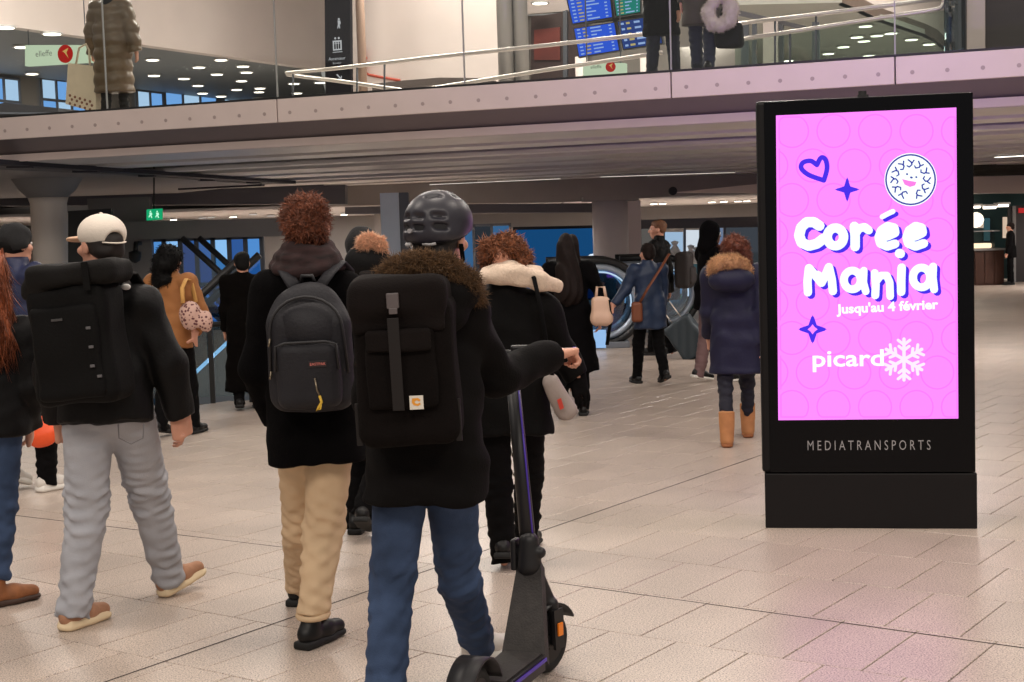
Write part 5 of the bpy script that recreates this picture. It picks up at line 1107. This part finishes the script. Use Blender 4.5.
bo = P(310, 343, Y2-.215); M, L = frame_at(bo, 0.0, .02)
BK = thing('backpack', L(0, 0, -.28), 'dark grey padded backpack with red-white label and yellow ribbon on zip', 'backpack')
M_bp2 = mat('backpack_grey', (34, 33, 37), .6, .1, 10, .25, 90, spec=.25); M_bp2d = mat('backpack_seam', (26, 25, 28), .6)
obj('bag_body', Sdf(.008).box(L(0, 0, -.07), (.172, .085, .205), .07, M, k=.04).ell(L(0, .01, .11), (.155, .085, .135), M, k=.05).mesh(waves(.005, 26, 31)), M_bp2, BK, True)
obj('top_panel', Sdf(.008).ell(L(0, -.04, .06), (.135, .075, .12), M, k=.03).mesh(waves(.004, 40, 7)), M_bp2, BK, True)
pk = obj('front_pocket', Sdf(.008).box(L(.0, -.09, -.12), (.132, .045, .135), .045, M, k=.03).mesh(waves(.003, 40, 3)), M_bp2, BK, True)
obj('pocket_seam', tube([L(-.125, -.125, -.10), L(-.12, -.125, -.0), L(-.08, -.128, .012), L(.08, -.128, .012), L(.12, -.125, -.0), L(.125, -.125, -.10)], .0055, 6), M_bp2d, pk, True)
obj('arch_seam', tube([L(-.155, -.065, -.12)]+[L(.145*math.sin(a), -.085, .055+.135*math.cos(a)) for a in np.linspace(-1.5, 1.5, 13)]+[L(.155, -.065, -.12)], .006, 6), M_bp2d, BK, True)
lbp = obj('label_patch', box(L(.045, -.137, -.075), (.072, .005, .026), M, .001), mat('label_dark', (30, 18, 20), .5), pk)
obj('label_text', place((lambda g: (g[0]*.0155, g[1]))(text_geo('EASTPAK', 1.0, .01)), L(.045, -.1405, -.080), M[0], M[2]), mat('label_red', (214, 120, 110), .6), lbp)
for (x, z) in ((-.145, .03), (-.118, -.035), (-.148, -.1)): obj('zip_pull', tube([L(x, -.085, z), L(x-.006, -.095, z-.03)], .0045, 6), mat('zip_metal', (130, 118, 100), .35, metal=.7), BK, True)
obj('zip_pull', tube([L(.03, -.14, -.13), L(.036, -.142, -.175), L(.045, -.143, -.2)], .004, 6), MATS['zip_metal'], pk, True)
obj('yellow_ribbon', tube([L(.045, -.145, -.2), L(.052, -.147, -.225), L(.040, -.148, -.245), L(.03, -.148, -.258), L(.046, -.148, -.252), L(.05, -.148, -.236)], .0055, 6, flat=.4), mat('ribbon_yellow', (226, 184, 60), .6), pk, True)
obj('haul_loop', tube([L(-.03, .05, .235), L(-.02, .03, .27), L(.02, .03, .27), L(.03, .05, .235)], .009, 6), M_bp2d, BK, True)
for s in (-1, 1): straps(BK, [L(s*.05, .03, .225), L(s*.085, .08, .275), L(s*.115, .17, .315), L(s*.13, .30, .28), L(s*.15, .36, .1), L(s*.165, .30, -.12)], .034, M_bp2)
# ---- man with white cap
Y3 = 6.4
J = Jd(Y3, head=(101, 243, .02), neck=(101, 275, 0), shL=(64, 306, .0), shR=(140, 304), elL=(50, 368, .04), wrL=(58, 418, .14), elR=(168, 362, .02), wrR=(180, 416, .08), hipL=(88, 405), hipR=(127, 405), knL=(87, 508, -.02), knR=(150, 498, .26), anL=(74, 610, -.13), anR=(169, 578, .40))
T, HM = person('person in white cap, black jacket and pale grey jeans walking with backpack', (*((J['anL']+J['anR'])/2)[:2],), J, 1.84, -.1, .007, head=(math.radians(52), .0), hands={'R': dict(d=(.05, .18, -1), n=(-.7, .35, 0), s=(-.25, .9, .1), curl=.4)})
M_jk3 = mat('black_shell', (11, 10, 11), .6, .1, 8, .2, 70, spec=.2)
obj('jacket', coat_geo(J, 1.05, .0085, .915, .185, .175, .185, (.086, .074, .062), .68, 33, .006, 26, 1.0, collar=.045, sh=.088), M_jk3, T, True)
obj('shoulder_emblem', Sdf(.004).ell(P(126, 287, Y3-.115), (.022, .010, .014)).mesh(), mat('emblem_white', (225, 222, 218), .5), T, True)
M_gj = mat('grey_denim', (164, 165, 171), .85, .08, 9, .3, 220, spec=.2)
tq = obj('jeans', trousers_geo(J, 1.05, .0085, (.108, .088, .066), 24, .0058, .03), M_gj, T, True)
pk_ = [P(118, 424, Y3-.142), P(119, 438, Y3-.150), P(131, 444, Y3-.14), P(143, 438, Y3-.118), P(144, 424, Y3-.11)]
obj('pocket_seam', tube(pk_, .003, 6), mat('denim_seam', (112, 110, 112), .9), tq, True)
M_sn3 = mat('tan_suede', (164, 120, 92), .8, .15, 20, .2, 120); M_so3 = mat('cream_sole', (222, 200, 164), .6)
shoes(T, J, -.7, 'sneaker', M_sn3, M_so3, 1.0, (-.5, -.65), (0, -.25))
obj('hair', head_blob(J, 1.84, HM, .009, [('e', (0, -.02, .01), (.084, .100, .082)), ('e', (0, -.06, -.035), (.072, .052, .045))], waves(.003, 80, 5)), MATS['hair_darkbrown'], T, True)
M_cap = mat('cap_white', (226, 214, 200), .8, .04, 12, .2, 150)
cp = obj('cap', head_blob(J, 1.84, HM, .0065, [('e', (0, -.012, .040), (.096, .114, .084)), ('-e', (0, -.125, .010), (.042, .05, .036)), ], None, [((0, 0, .002), (0, .10, -1))]), M_cap, T, True)
cL = lambda x, y, z: V3(J['head'])+HM.T@(V3((x, y, z))*1.05)
obj('brim', Sdf(.006).ell(cL(0, .115, .022), V3((.080, .085, .010))*1.05, HM).ell(cL(0, .15, .016), V3((.06, .05, .008))*1.05, HM).mesh(), mat('cap_brim', (206, 168, 140), .8), cp, True)
obj('back_strap', tube([cL(.052, -.100, .002), cL(.03, -.122, -.002), cL(0, -.128, -.003), cL(-.03, -.122, -.002), cL(-.052, -.100, .002)], .010, 8, flat=.4), M_cap, cp, True)
obj('top_button', Sdf(.004).ell(cL(0, -.012, .125), (.009, .009, .005)).mesh(), M_cap, cp, True)
bo = P(80, 336, Y3-.25); M, L = frame_at(bo, -.14, .07)
BK = thing('backpack', L(0, 0, -.3), 'large black backpack with chunky top lid worn by the white-cap person', 'backpack')
M_bp3 = mat('backpack_black', (10, 9, 9), .75, .12, 8, .25, 110, spec=.15); M_bp3l = mat('backpack_lid', (18, 16, 15), .75, .12, 8, .25, 110, spec=.18)
obj('bag_body', Sdf(.009).box(L(0, 0, -.03), (.182, .115, .255), .05, M, k=.03).mesh(waves(.006, 22, 41)), M_bp3, BK, True)
obj('top_lid', Sdf(.009).box(L(.03, -.01, .265), (.205, .125, .052), .04, M, k=.03).box(L(-.15, .0, .215), (.06, .11, .05), .04, M, k=.04).mesh(waves(.006, 24, 44)), M_bp3l, BK, True)
obj('lid_strap', box(L(.12, -.137, .25), (.03, .008, .12), M, .002), M_bp3, BK)
obj('front_panel', Sdf(.009).box(L(-.01, -.105, -.06), (.150, .03, .20), .025, M).mesh(waves(.004, 28, 45)), M_bp3, BK, True)
for x, z in ((.105, .035), (.108, -.045), (.104, -.125), (.13, -.17)): obj('buckle', box(L(x, -.14, z), (.020, .008, .012), M, .002), mat('buckle_silver', (92, 90, 92), .4), BK)
obj('logo_text', place((lambda g: (g[0]*.016, g[1]))(text_geo('ARENA', 1.0)), L(-.03, -.138, .075), M[0], M[2]), mat('logo_grey', (66, 64, 64), .6), BK) if False else obj('logo_bar', box(L(-.03, -.137, .08), (.05, .004, .010), M, .001), mat('logo_grey', (62, 60, 60), .6), BK)
for s in (-1, 1): straps(BK, [L(s*.10, .06, .22), L(s*.13, .14, .25), L(s*.15, .27, .245), L(s*.17, .38, .12), L(s*.18, .34, -.08)], .034, M_bp3l)
# ---- woman at the left edge
Y4 = 6.75
J = Jd(Y4, head=(-12, 272, .0), neck=(-10, 302, 0), shL=(-42, 330), shR=(22, 332), elL=(-52, 390), wrL=(-48, 430, .1), elR=(33, 385, .0), wrR=(30, 424, .12), hipL=(-24, 415), hipR=(4, 415), knL=(-26, 508, .25), knR=(2, 505), anL=(-34, 570, .4), anR=(-2, 573, -.05))
T, HM = person('person with long red hair and black jacket cut off by the left edge', (*((J['anL']+J['anR'])/2)[:2],), J, 1.68, -.2, .012)
obj('jacket', coat_geo(J, .98, .010, .82, .17, .165, .19, (.082, .068, .058), .72, 51, .006, 26, 1.2), M_black2, T, True)
obj('jeans', trousers_geo(J, .96, .010, (.095, .072, .058), 54, .004), M_jean, T, True)
shoes(T, J, -.5, 'boot', mat('brown_boot', (136, 84, 48), .7, .2, 20), mat('boot_sole', (60, 40, 30), .7), .98, (-.5, -.8), (0, 0))
M_redh = mat('hair_red', (124, 62, 30), .5, .35, 30, island=.4, aniso=(1, 1, .15))
hg = head_blob(J, 1.68, HM, .009, [('e', (0, -.018, .034), (.094, .11, .094)), ('c', (0, -.055, -.01), (.02, -.085, -.34), .090, .095), ('c', (.06, -.02, -.03), (.10, -.05, -.3), .04, .045)], strands(3, .008, 80)); hb = obj('hair', hg, M_redh, T, True)
o = obj('hair_strands', fur(hg, 2600, .11, .0020, 5, 1.6, .22, None, .05, .22), M_redh, hb); o['kind'] = 'stuff'
# ---- curly-haired person in shearling coat
Y9 = 7.2
J = Jd(Y9, head=(504, 258, .02), neck=(505, 277, 0), shL=(472, 310), shR=(541, 309), elL=(458, 360, .0), wrL=(458, 402, .08), elR=(562, 352, .06), wrR=(577, 377, .06), hipL=(491, 395), hipR=(527, 395), knL=(497, 480, .0), knR=(529, 476, .2), anL=(504, 556, -.06), anR=(526, 535, .36))
T, HM = person('person with curly auburn hair and black coat with white shearling collar', (*((J['anL']+J['anR'])/2)[:2],), J, 1.66, -.05, .010, head=(-.1, -.25), hands={'R': dict(d=(.25, .05, -1), n=(-.3, .9, 0), s=(-.9, -.2, -.1), curl=.22, sc=.8)})
M_sh = mat('shearling_black', (8, 7, 7), .8, .15, 10, .2, 80, spec=.12)
obj('coat', coat_geo(J, 1.0, .009, .69, .19, .185, .205, (.092, .078, .060), .72, 61, .006, 24, 1.1, sh=.09), M_sh, T, True)
obj('trousers', trousers_geo(J, .97, .010, (.098, .078, .066), 64, .004), M_black, T, True)
shoes(T, J, -.3, 'boot', M_shoeblk, M_solebk, .98, (-.1, -.3), (0.25, 0))
M_curl = mat('hair_curly', (126, 74, 44), .6, .35, 40, island=.5)
hg = head_blob(J, 1.66, HM, .0085, [('e', (0, -.005, .045), (.108, .108, .070)), ('e', (-.07, .0, .0), (.05, .06, .05)), ('e', (.09, .0, -.01), (.05, .06, .07)), ('e', (0, -.06, .03), (.09, .055, .055))], waves(.012, 55, 12))
hb = obj('hair', hg, M_curl, T, True); o = obj('hair_curls', fur(hg, 5500, .024, .0023, 9, .2, .8, None, .9, .35), M_curl, hb); o['kind'] = 'stuff'
M_wool = mat('shearling_white', (214, 192, 172), .95, .1, 40, .5, 90)
S = Sdf(.008).chain([P(484, 278, Y9-.09), P(498, 275, Y9-.115), P(520, 276, Y9-.115), P(540, 281, Y9-.09), P(558, 287, Y9-.04)], [.034, .045, .046, .042, .030], k=.03, ax=(0, 1, .2), fl=.75); S.chain([P(486, 272, Y9-.05), P(510, 268, Y9-.06), P(538, 272, Y9-.03)], [.03, .035, .03], k=.03)
obj('collar', S.mesh(waves(.004, 70, 4)), M_wool, T, True)
S = Sdf(.006); hand(S, J['wrR']-V3((.25, .05, -1))*.015, (.25, .05, -1), (-.3, .9, 0), (-.9, -.2, -.1), .2, 1.12); obj('glove', S.mesh(), M_black, T, True)
BG = thing('shoulder_bag', P(565, 422, Y9-.02), 'soft grey shoulder bag with red tag under the shearling-coat arm', 'bag')
M_gb = mat('bag_grey', (150, 138, 132), .6, .06, 10, .2, 60)
bb = obj('bag_body', Sdf(.007).cap(P(551, 382, Y9-.13), P(566, 410, Y9-.1), .045, .056, k=.02, ax=(0, 1, 0), fl=.7).mesh(waves(.003, 30, 3)), M_gb, BG, True)
obj('red_tag', prism([P(557, 400, Y9-.17), P(561, 398, Y9-.17), P(564, 408, Y9-.163), P(560, 410, Y9-.163)], (0, .006, 0)), mat('tag_red', (196, 60, 44), .5), bb)
obj('strap', tube([P(553, 380, Y9-.135), P(546, 340, Y9-.19), P(540, 305, Y9-.185), P(534, 278, Y9-.145), P(529, 270, Y9-.06), P(526, 272, Y9+.06)], .011, 6, flat=.35), M_black, BG, True)
# ================================================================ PEOPLE: middle distance and gallery
def walker(label, px, Y, H, yaw, coat, hem, trousers, hair, hairp, stride=.3, lead=1, arms=.2, vox=.013, shoe_=('boot', None, None), coatkw=None, over=None, head=(0, 0), skin=None, base=None, tr=(.095, .074, .06), disp=None, lean=0.0, out=.04, z0=0.0, hemt=.035, flat=False):
    b = P(px, 350, Y) if base is None else base
    J = skel(b[0], b[1], H, yaw, stride, lead, arms, out, lean)
    if z0:
        for k in J:
            if not k.startswith('pitch'): J[k] = J[k]+np.array([0, 0, z0])
    if flat: J['pitchL'] = J['pitchR'] = 0.0
    for k, v in (over or {}).items(): J[k] = P(v[0], v[1], Y+(v[2] if len(v) > 2 else 0))
    T, HM = person(label, (b[0], b[1], z0), J, H, yaw, vox, head, skin); h = H/1.75
    kw = dict(chest=.17, waist=.165, hr=.19, seed=int(px) % 97); kw.update(coatkw or {})
    obj('coat', coat_geo(J, h, vox, hem+z0, **kw), coat, T, True)
    obj('trousers', trousers_geo(J, h, vox, tr, int(px) % 89, .004, hemt), trousers, T, True)
    shoes(T, J, yaw, shoe_[0], shoe_[1] or M_shoeblk, shoe_[2] or M_solebk, h)
    hg = None
    if hairp: hg = head_blob(J, H, HM, vox*.8, hairp, disp or waves(.004, 60, int(px) % 50)); obj('hair', hg, hair, T, True)
    return T, J, HM, hg
M_hblk = mat('hair_black', (8, 7, 7), .75, .3, 40, spec=.2); M_hbr = mat('hair_brown', (26, 15, 12), .75, .35, 40, island=.3, spec=.2); M_navyj = mat('navy_nylon', (34, 40, 70), .5, .12, 8, .2, 80, spec=.35)
# beanie man at the left
Y5 = 9.9; R5 = math.radians(-35)
T, J, HM, hg = walker('person in black beanie and shiny navy jacket at the far left', 21, Y5, 1.88, R5, M_navyj, .88, M_black, M_hblk, [('e', (0, -.02, .0), (.085, .10, .075))], .34, 1, .2, .011, ('sneaker', M_wsn, M_wsole), dict(chest=.18, sleeve=(.085, .072, .058), puff=(.006, .12), collar=.06), over=dict(elR=(44, 303, -.02), wrR=(40, 322, -.12), knR=(46, 428, .0), anR=(47, 479, .0), anL=(9, 482, .05), knL=(12, 425, .0)))
obj('beanie', head_blob(J, 1.80, HM, .008, [('e', (0, -.012, .045), (.100, .116, .098)), ('c', (-.06, -.03, .0), (.06, -.03, .0), .06, .06)], waves(.003, 60, 3), [((0, 0, -.03), (0, .2, -1))]), mat('knit_black', (18, 18, 20), .9, .2, 30, .5, 120), T, True)
OB = thing('shopping_bag', P(42, 446, 9.7), 'bright orange shopping bag hanging between the two people at left', 'bag')
M_or = mat('orange_plastic', (232, 84, 34), .5, .08, 6, .2, 30)
obj('bag_body', Sdf(.010).cap(P(36, 415, 9.7), P(42, 434, 9.7), .03, .10, k=.03, ax=(0, 1, 0), fl=.5).mesh(waves(.006, 30, 3)), M_or, OB, True); obj('handle', tube([P(36, 416, 9.7), P(33, 402, 9.72), P(31, 385, 9.8)], .012, 6), M_or, OB, True)
# dark-haired woman in tan coat
T, J, HM, hg = walker('person with black hair and tan coat carrying a floral bag by the escalator', 174, 12.6, 1.66, -.35, mat('tan_wool', (150, 98, 54), .85, .1, 8, .2, 80), .78, M_black, M_hblk, [('e', (0, -.02, .035), (.115, .12, .1)), ('c', (-.02, -.06, -.02), (-.04, -.07, -.16), .105, .10)], .2, 1, .15, .012, coatkw=dict(chest=.17, hr=.185, sleeve=(.085, .07, .058)), over=dict(elR=(203, 316, -.05), wrR=(196, 332, -.2)), disp=waves(.010, 45, 4))
o = obj('hair_curls', fur(hg, 2600, .028, .0024, 8, .4, .8, None, .9, .35), M_hblk, T); o['kind'] = 'stuff'
FB = thing('handbag', P(196, 333, 12.35), 'puffy pink floral handbag on the arm of the tan-coat person', 'bag')
def blot(name, c0, c1, sc):
    m = bpy.data.materials.new(name); m.use_nodes = True; N = m.node_tree.nodes; L = m.node_tree.links; n = N.new('ShaderNodeTexVoronoi'); n.inputs['Scale'].default_value = sc; tc = N.new('ShaderNodeTexCoord'); L.new(tc.outputs['Object'], n.inputs['Vector']); r = N.new('ShaderNodeValToRGB'); r.color_ramp.elements[0].position = .32; r.color_ramp.elements[0].color = (*lin(c1), 1); r.color_ramp.elements[1].position = .42; r.color_ramp.elements[1].color = (*lin(c0), 1); L.new(n.outputs['Distance'], r.inputs[0]); L.new(r.outputs[0], N['Principled BSDF'].inputs['Base Color']); N['Principled BSDF'].inputs['Roughness'].default_value = .7; return m
obj('bag_body', Sdf(.010).ell(P(191, 315, 12.3), (.10, .075, .125)).ell(P(205, 321, 12.3), (.065, .06, .09), k=.03).mesh(waves(.008, 35, 5)), blot('floral_cloth', (196, 160, 146), (96, 50, 54), 34), FB, True)
obj('strap', tube([P(183, 303, 12.25), P(182, 288, 12.3), P(186, 279, 12.4), P(191, 281, 12.5), P(196, 302, 12.4)], .02, 6, flat=.4), mat('strap_mustard', (196, 146, 78), .7), FB, True)
# dark figure behind the glass guard
walker('person in long black coat at the end of the glass guard', 246, 14.4, 1.58, .2, mat('coat_blackbrown', (8, 6, 5), .95, .2, 6, spec=.08), .2, M_black, M_hblk, HAIR_S, .15, 1, .1, .016, coatkw=dict(hr=.25, chest=.19))
# person with fur pompom hood
T, J, HM, hg = walker('person in black beanie and coat with pale fur hood trim beside the helmet', 366, 8.15, 1.76, -.1, M_black2, .55, M_black, M_hblk, [('e', (0, -.02, .0), (.085, .10, .08))], .38, -1, .2, .012, coatkw=dict(chest=.18, hr=.2), over=dict(anR=(364, 510, -.25), anL=(357, 523, .0)))
J['pitchR'] = .6
obj('beanie', head_blob(J, 1.76, HM, .009, [('e', (0, -.012, .045), (.094, .11, .10))], waves(.002, 60, 3), [((0, 0, -.01), (0, .2, -1))]), MATS['knit_black'], T, True)
S = Sdf(.009).chain([P(360, 250, 8.0), P(364, 243, 7.98), P(371, 240, 7.97), P(379, 244, 7.98), P(383, 252, 8.0)], [.02, .026, .03, .026, .02], k=.02); fg = S.mesh(waves(.005, 60, 3)); M_fp = mat('fur_pale', (222, 172, 140), .9, .2, 30, island=.3)
hd = obj('hood', Sdf(.010).ell(P(368, 262, 8.02), (.13, .09, .11)).mesh(), M_black2, T, True); obj('fur_trim', fg, M_fp, hd, True); o = obj('fur_pile', fur(fg, 1800, .030, .0016, 3, .0, .5), M_fp, hd); o['kind'] = 'stuff'
# long dark-haired woman
T, J, HM, hg = walker('person with very long dark hair and long black coat left of the looped escalator', 571, 13.0, 1.66, -.1, mat('coat_black', (7, 6, 7), .95, .15, 6, spec=.08), .42, M_black, M_hbr, [('e', (0, -.018, .036), (.098, .112, .095)), ('c', (0, -.06, -.01), (0, -.10, -.42), .10, .14)], .22, 1, .15, .012, coatkw=dict(hr=.27, chest=.18), disp=strands(5, .008, 70), over=dict(elR=(601, 296, .0), wrR=(600, 318, -.1)))
T['label'] = 'person with very long dark hair and long black coat left of the looped escalator'
HB = thing('handbag', P(601, 332, 12.8), 'cream handbag on the arm of the long-haired person', 'bag')
obj('bag_body', Sdf(.010).box(P(601, 311, 12.75), (.085, .05, .13), .04).cap(P(597, 318, 12.75), P(606, 318, 12.75), .06, k=.03).mesh(waves(.004, 30, 3)), mat('cream_leather', (206, 172, 148), .5, .06, 8), HB, True); obj('handle', tube([P(596, 298, 12.75), P(597, 287, 12.75), P(604, 287, 12.75), P(606, 298, 12.75)], .013, 6), MATS['cream_leather'], HB, True)
obj('black_strap', tube([P(608, 300, 12.72), P(611, 318, 12.72), P(607, 345, 12.74)], .016, 6, flat=.4), M_black, HB, True)
# blue coat
T, J, HM, hg = walker('person in teal blue jacket with brown cross strap at the escalator', 650, 15.6, 1.54, .35, mat('teal_nylon', (22, 40, 68), .55, .12, 6, .2, 60), .62, M_black, M_hbr, HAIR_S, .3, -1, .1, .013, coatkw=dict(chest=.185, hr=.2, sleeve=(.085, .07, .055), collar=.05), over=dict(elL=(626, 289, -.05), wrL=(614, 305, -.1)))
CB = thing('crossbody_strap', P(641, 330, 15.38), 'brown leather crossbody strap over the teal jacket', 'strap')
obj('band', tube([P(669, 254, 15.48), P(659, 271, 15.38), P(648, 288, 15.36), P(640, 302, 15.40)], .022, 6, flat=.4), mat('brown_leather', (116, 62, 36), .5), CB, True); obj('pouch', Sdf(.010).box(P(637, 312, 15.42), (.06, .035, .11), .03).mesh(), MATS['brown_leather'], CB, True)
# man in profile
T, J, HM, hg = walker('person with short fair hair seen in profile facing left by the shop', 661, 19.0, 1.82, 1.15, M_black2, .85, M_black, mat('hair_fair', (112, 74, 48), .6, .3, 40), [('e', (0, -.02, .045), (.084, .10, .078)), ('e', (0, -.06, .0), (.072, .055, .06))], .25, 1, .2, .013, coatkw=dict(collar=.06, chest=.18), head=(.25, 0))
B2 = thing('backpack', P(683, 292, 18.95), 'small dark backpack on the person in profile', 'backpack'); M, L = frame_at(P(683, 270, 18.9), 1.15)
obj('bag_body', Sdf(.012).box(L(0, -.02, 0), (.15, .10, .24), .06, M).mesh(waves(.005, 25, 3)), mat('backpack_brownblack', (38, 32, 32), .7), B2, True); obj('front_pocket', Sdf(.012).box(L(0, -.125, -.07), (.11, .03, .11), .025, M).mesh(), MATS['backpack_brownblack'], B2, True)
# suitcase
SU = thing('suitcase', G(692, 359), 'tilted dark teal wheeled suitcase on the floor behind the teal jacket', 'suitcase'); so_ = P(688, 338, 18.5); M, L = frame_at(so_, -.3, .62)
obj('shell', Sdf(.010).box(L(0, 0, 0), (.20, .12, .27), .05, M).mesh(lambda X, Y, Z: .004*np.sin(X*60)), mat('suitcase_teal', (44, 56, 64), .5), SU, True); obj('corner_trim', Sdf(.008).box(L(.12, -.12, -.18), (.05, .012, .05), .01, M).mesh(), mat('trim_tan', (120, 80, 54), .5), SU, True)
for x, y in ((-.15, -.08), (.15, -.08), (-.15, .08), (.15, .08)): obj('caster', disc(L(x, y, -.30)-M[0]*.012, .03, .024, M[0], 12), M_tire, SU)
for s in (-1, 1): obj('handle_tube', tube([L(s*.07, .09, .25), L(s*.07, .10, .55)], .008, 6), M_rail, SU, True)
obj('handle_grip', tube([L(-.08, .10, .55), L(.08, .10, .55)], .015, 8), M_dark, SU, True)
# hooded figure
T, J, HM, hg = walker('person in black hoodie with hood up and mauve trousers near the totem', 713, 15.6, 1.74, -1.15, mat('hoodie_black', (8, 7, 9), .95, .15, 6, spec=.08), .80, mat('mauve_cotton', (112, 86, 86), .85, .1, 6), M_hblk, None, .18, 1, .1, .013, ('boot', M_shoeblk, M_wsole), skin=M_skin_d, coatkw=dict(chest=.18, hr=.185, collar=.05))
obj('hood', head_blob(J, 1.74, HM, .010, [('e', (0, -.02, .03), (.108, .12, .115)), ('c', (0, -.04, -.05), (0, -.06, -.14), .095, .11), ('-e', (0, .12, -.01), (.075, .09, .095))], waves(.004, 40, 3)), MATS['hoodie_black'], T, True)
# navy coat, fur hood, tan boots
T, J, HM, hg = walker('person in navy padded coat with fur hood and tan boots beside the totem', 736, 11.2, 1.64, -.12, mat('navy_coat', (25, 25, 50), .6, .1, 6, .2, 50, spec=.3), .56, mat('navy_leggings', (20, 20, 34), .8), mat('hair_chestnut', (112, 58, 38), .55, .35, 40, island=.4), [('e', (0, -.015, .04), (.105, .112, .092)), ('e', (.07, -.05, -.04), (.07, .06, .09))], .42, 1, .25, .011, ('ugg', mat('ugg_tan', (186, 128, 80), .85, .12, 14), mat('ugg_sole', (150, 92, 50), .7)), coatkw=dict(chest=.195, waist=.19, hr=.215, sleeve=(.095, .082, .062), sh=.09, puff=(.005, .15)), tr=(.085, .062, .052), disp=waves(.010, 50, 7), hemt=-.10, flat=True)
o = obj('hair_curls', fur(hg, 2600, .025, .0022, 8, .2, .8, None, .9, .35), MATS['hair_chestnut'], T); o['kind'] = 'stuff'
S = Sdf(.009).chain([P(713, 272, 11.05), P(716, 266, 11.02), P(723, 262, 11.0), P(733, 262, 11.0), P(742, 265, 11.03), P(748, 272, 11.06)], [.035, .045, .048, .048, .04, .03], k=.02); fg = S.mesh(waves(.006, 55, 3)); M_ff = mat('fur_tan', (196, 152, 110), .9, .2, 30, island=.3)
hd = obj('hood', Sdf(.010).ell(P(732, 280, 11.03), (.18, .12, .10)).mesh(waves(.004, 30, 3)), MATS['navy_coat'], T, True); obj('fur_trim', fg, M_ff, hd, True); o = obj('fur_pile', fur(fg, 2600, .030, .0018, 3, .1, .6), M_ff, hd); o['kind'] = 'stuff'
# cafe customer
walker('person in dark clothes standing at the cafe counter', 1011, 36.2, 1.56, 1.2, M_black, .7, M_black, M_hbr, HAIR_S, .05, 1, .05, .022)
# ---- gallery people (feet on the gallery floor)
ZG = 3.27
def gal(px, t): q = BP(px, 60, t); return np.array([q[0], q[1], 0])
g0 = gal(113, .75)
T, J, HM, hg = walker('person in olive brown quilted long coat behind the gallery glass at left', 113, g0[1], 1.68, -.1, mat('olive_puffer', (112, 92, 70), .33, .12, 5, .15, 40, spec=.5), .34, mat('black_leg', (16, 15, 16), .8), M_hblk, HAIR_L, .12, 1, .15, .012, coatkw=dict(chest=.225, waist=.235, hr=.265, sleeve=(.115, .105, .085), puff=(.02, .16), sh=.11, depth=.8, amp=.003), base=g0, z0=ZG, out=.16)
def qP(x, y): return BP(x, y, .62)
TB = thing('tote_bag', qP(80, 113), 'cream paper tote bag with dotted foot carried along the gallery', 'bag')
mt_ = mat('tote_cream', (250, 230, 202), .8, .06, 8)
q4 = [qP(68, 63), qP(95.5, 66), qP(96, 112.5), qP(65.5, 104)]
bb = obj('bag_body', prism(q4, bn*.14), mt_, TB)
k_ = [qP(70+5*i+(2 if j % 2 else 0), 95.5+i*1.5+4*j) for i in range(5) for j in range(3)]
for i, p in enumerate(k_): obj('printed_dot', disc(p-bn*.004, .018, .004, bn, 8), mat('dot_brown', (150, 100, 80), .7), bb)
obj('handle', tube([qP(76, 64), qP(79, 48), qP(86, 44), qP(89, 50), qP(90, 65)], .014, 6), MATS['tote_cream'], TB, True)
g1 = gal(663, 1.5)
walker('person in black coat behind the gallery glass beside the screens', 655, g1[1], 1.78, -.5, M_black, .62, mat('dark_denim', (24, 28, 40), .85, .1, 8), M_hbr, HAIR_S, .2, 1, .2, .013, coatkw=dict(chest=.19, hr=.2), base=g1, z0=ZG)
g2 = gal(703, .75)
T, J, HM, hg = walker('person in grey-brown coat and navy jeans above the totem on the gallery', 703, g2[1], 1.74, -.35, mat('coat_taupe', (72, 64, 58), .85, .12, 8), .60, mat('navy_denim', (30, 36, 54), .85, .15, 8), M_hbr, HAIR_S, .25, -1, .15, .012, coatkw=dict(chest=.19, hr=.21), base=g2, z0=ZG)
def rP(x, y, t=.45): return BP(x, y, t)
SCF = thing('looped_scarf', rP(720, 33), 'fluffy white looped scarf hanging over the gallery glass person', 'scarf')
S = Sdf(.010); c_ = [rP(712, 4), rP(708, 14), rP(712, 23), rP(720, 25), rP(729, 20), rP(732, 10), rP(729, 0), rP(720, -5)]; S.chain(c_+[c_[0]], [.055, .06, .065, .07, .07, .07, .065, .06, .055], k=.03)
sg_ = S.mesh(waves(.008, 50, 6)); b_ = obj('loop', sg_, mat('white_fluff', (214, 200, 190), .9, .1, 20, .3, 60), SCF, True); o = obj('fluff_pile', fur(sg_, 1500, .025, .0022, 4, .1, .6), MATS['white_fluff'], b_); o['kind'] = 'stuff'
BB = thing('handbag', rP(731, 49), 'black soft bag below the white looped scarf on the gallery', 'bag')
obj('bag_body', Sdf(.012).box(rP(729, 36, .62), (.15, .08, .13), .05, hmat(BA)).mesh(waves(.006, 30, 2)), M_black2, BB, True); obj('handle', tube([rP(720, 26, .62), rP(722, 8, .62), rP(734, 8, .62), rP(738, 26, .62)], .014, 6), M_black2, BB, True)
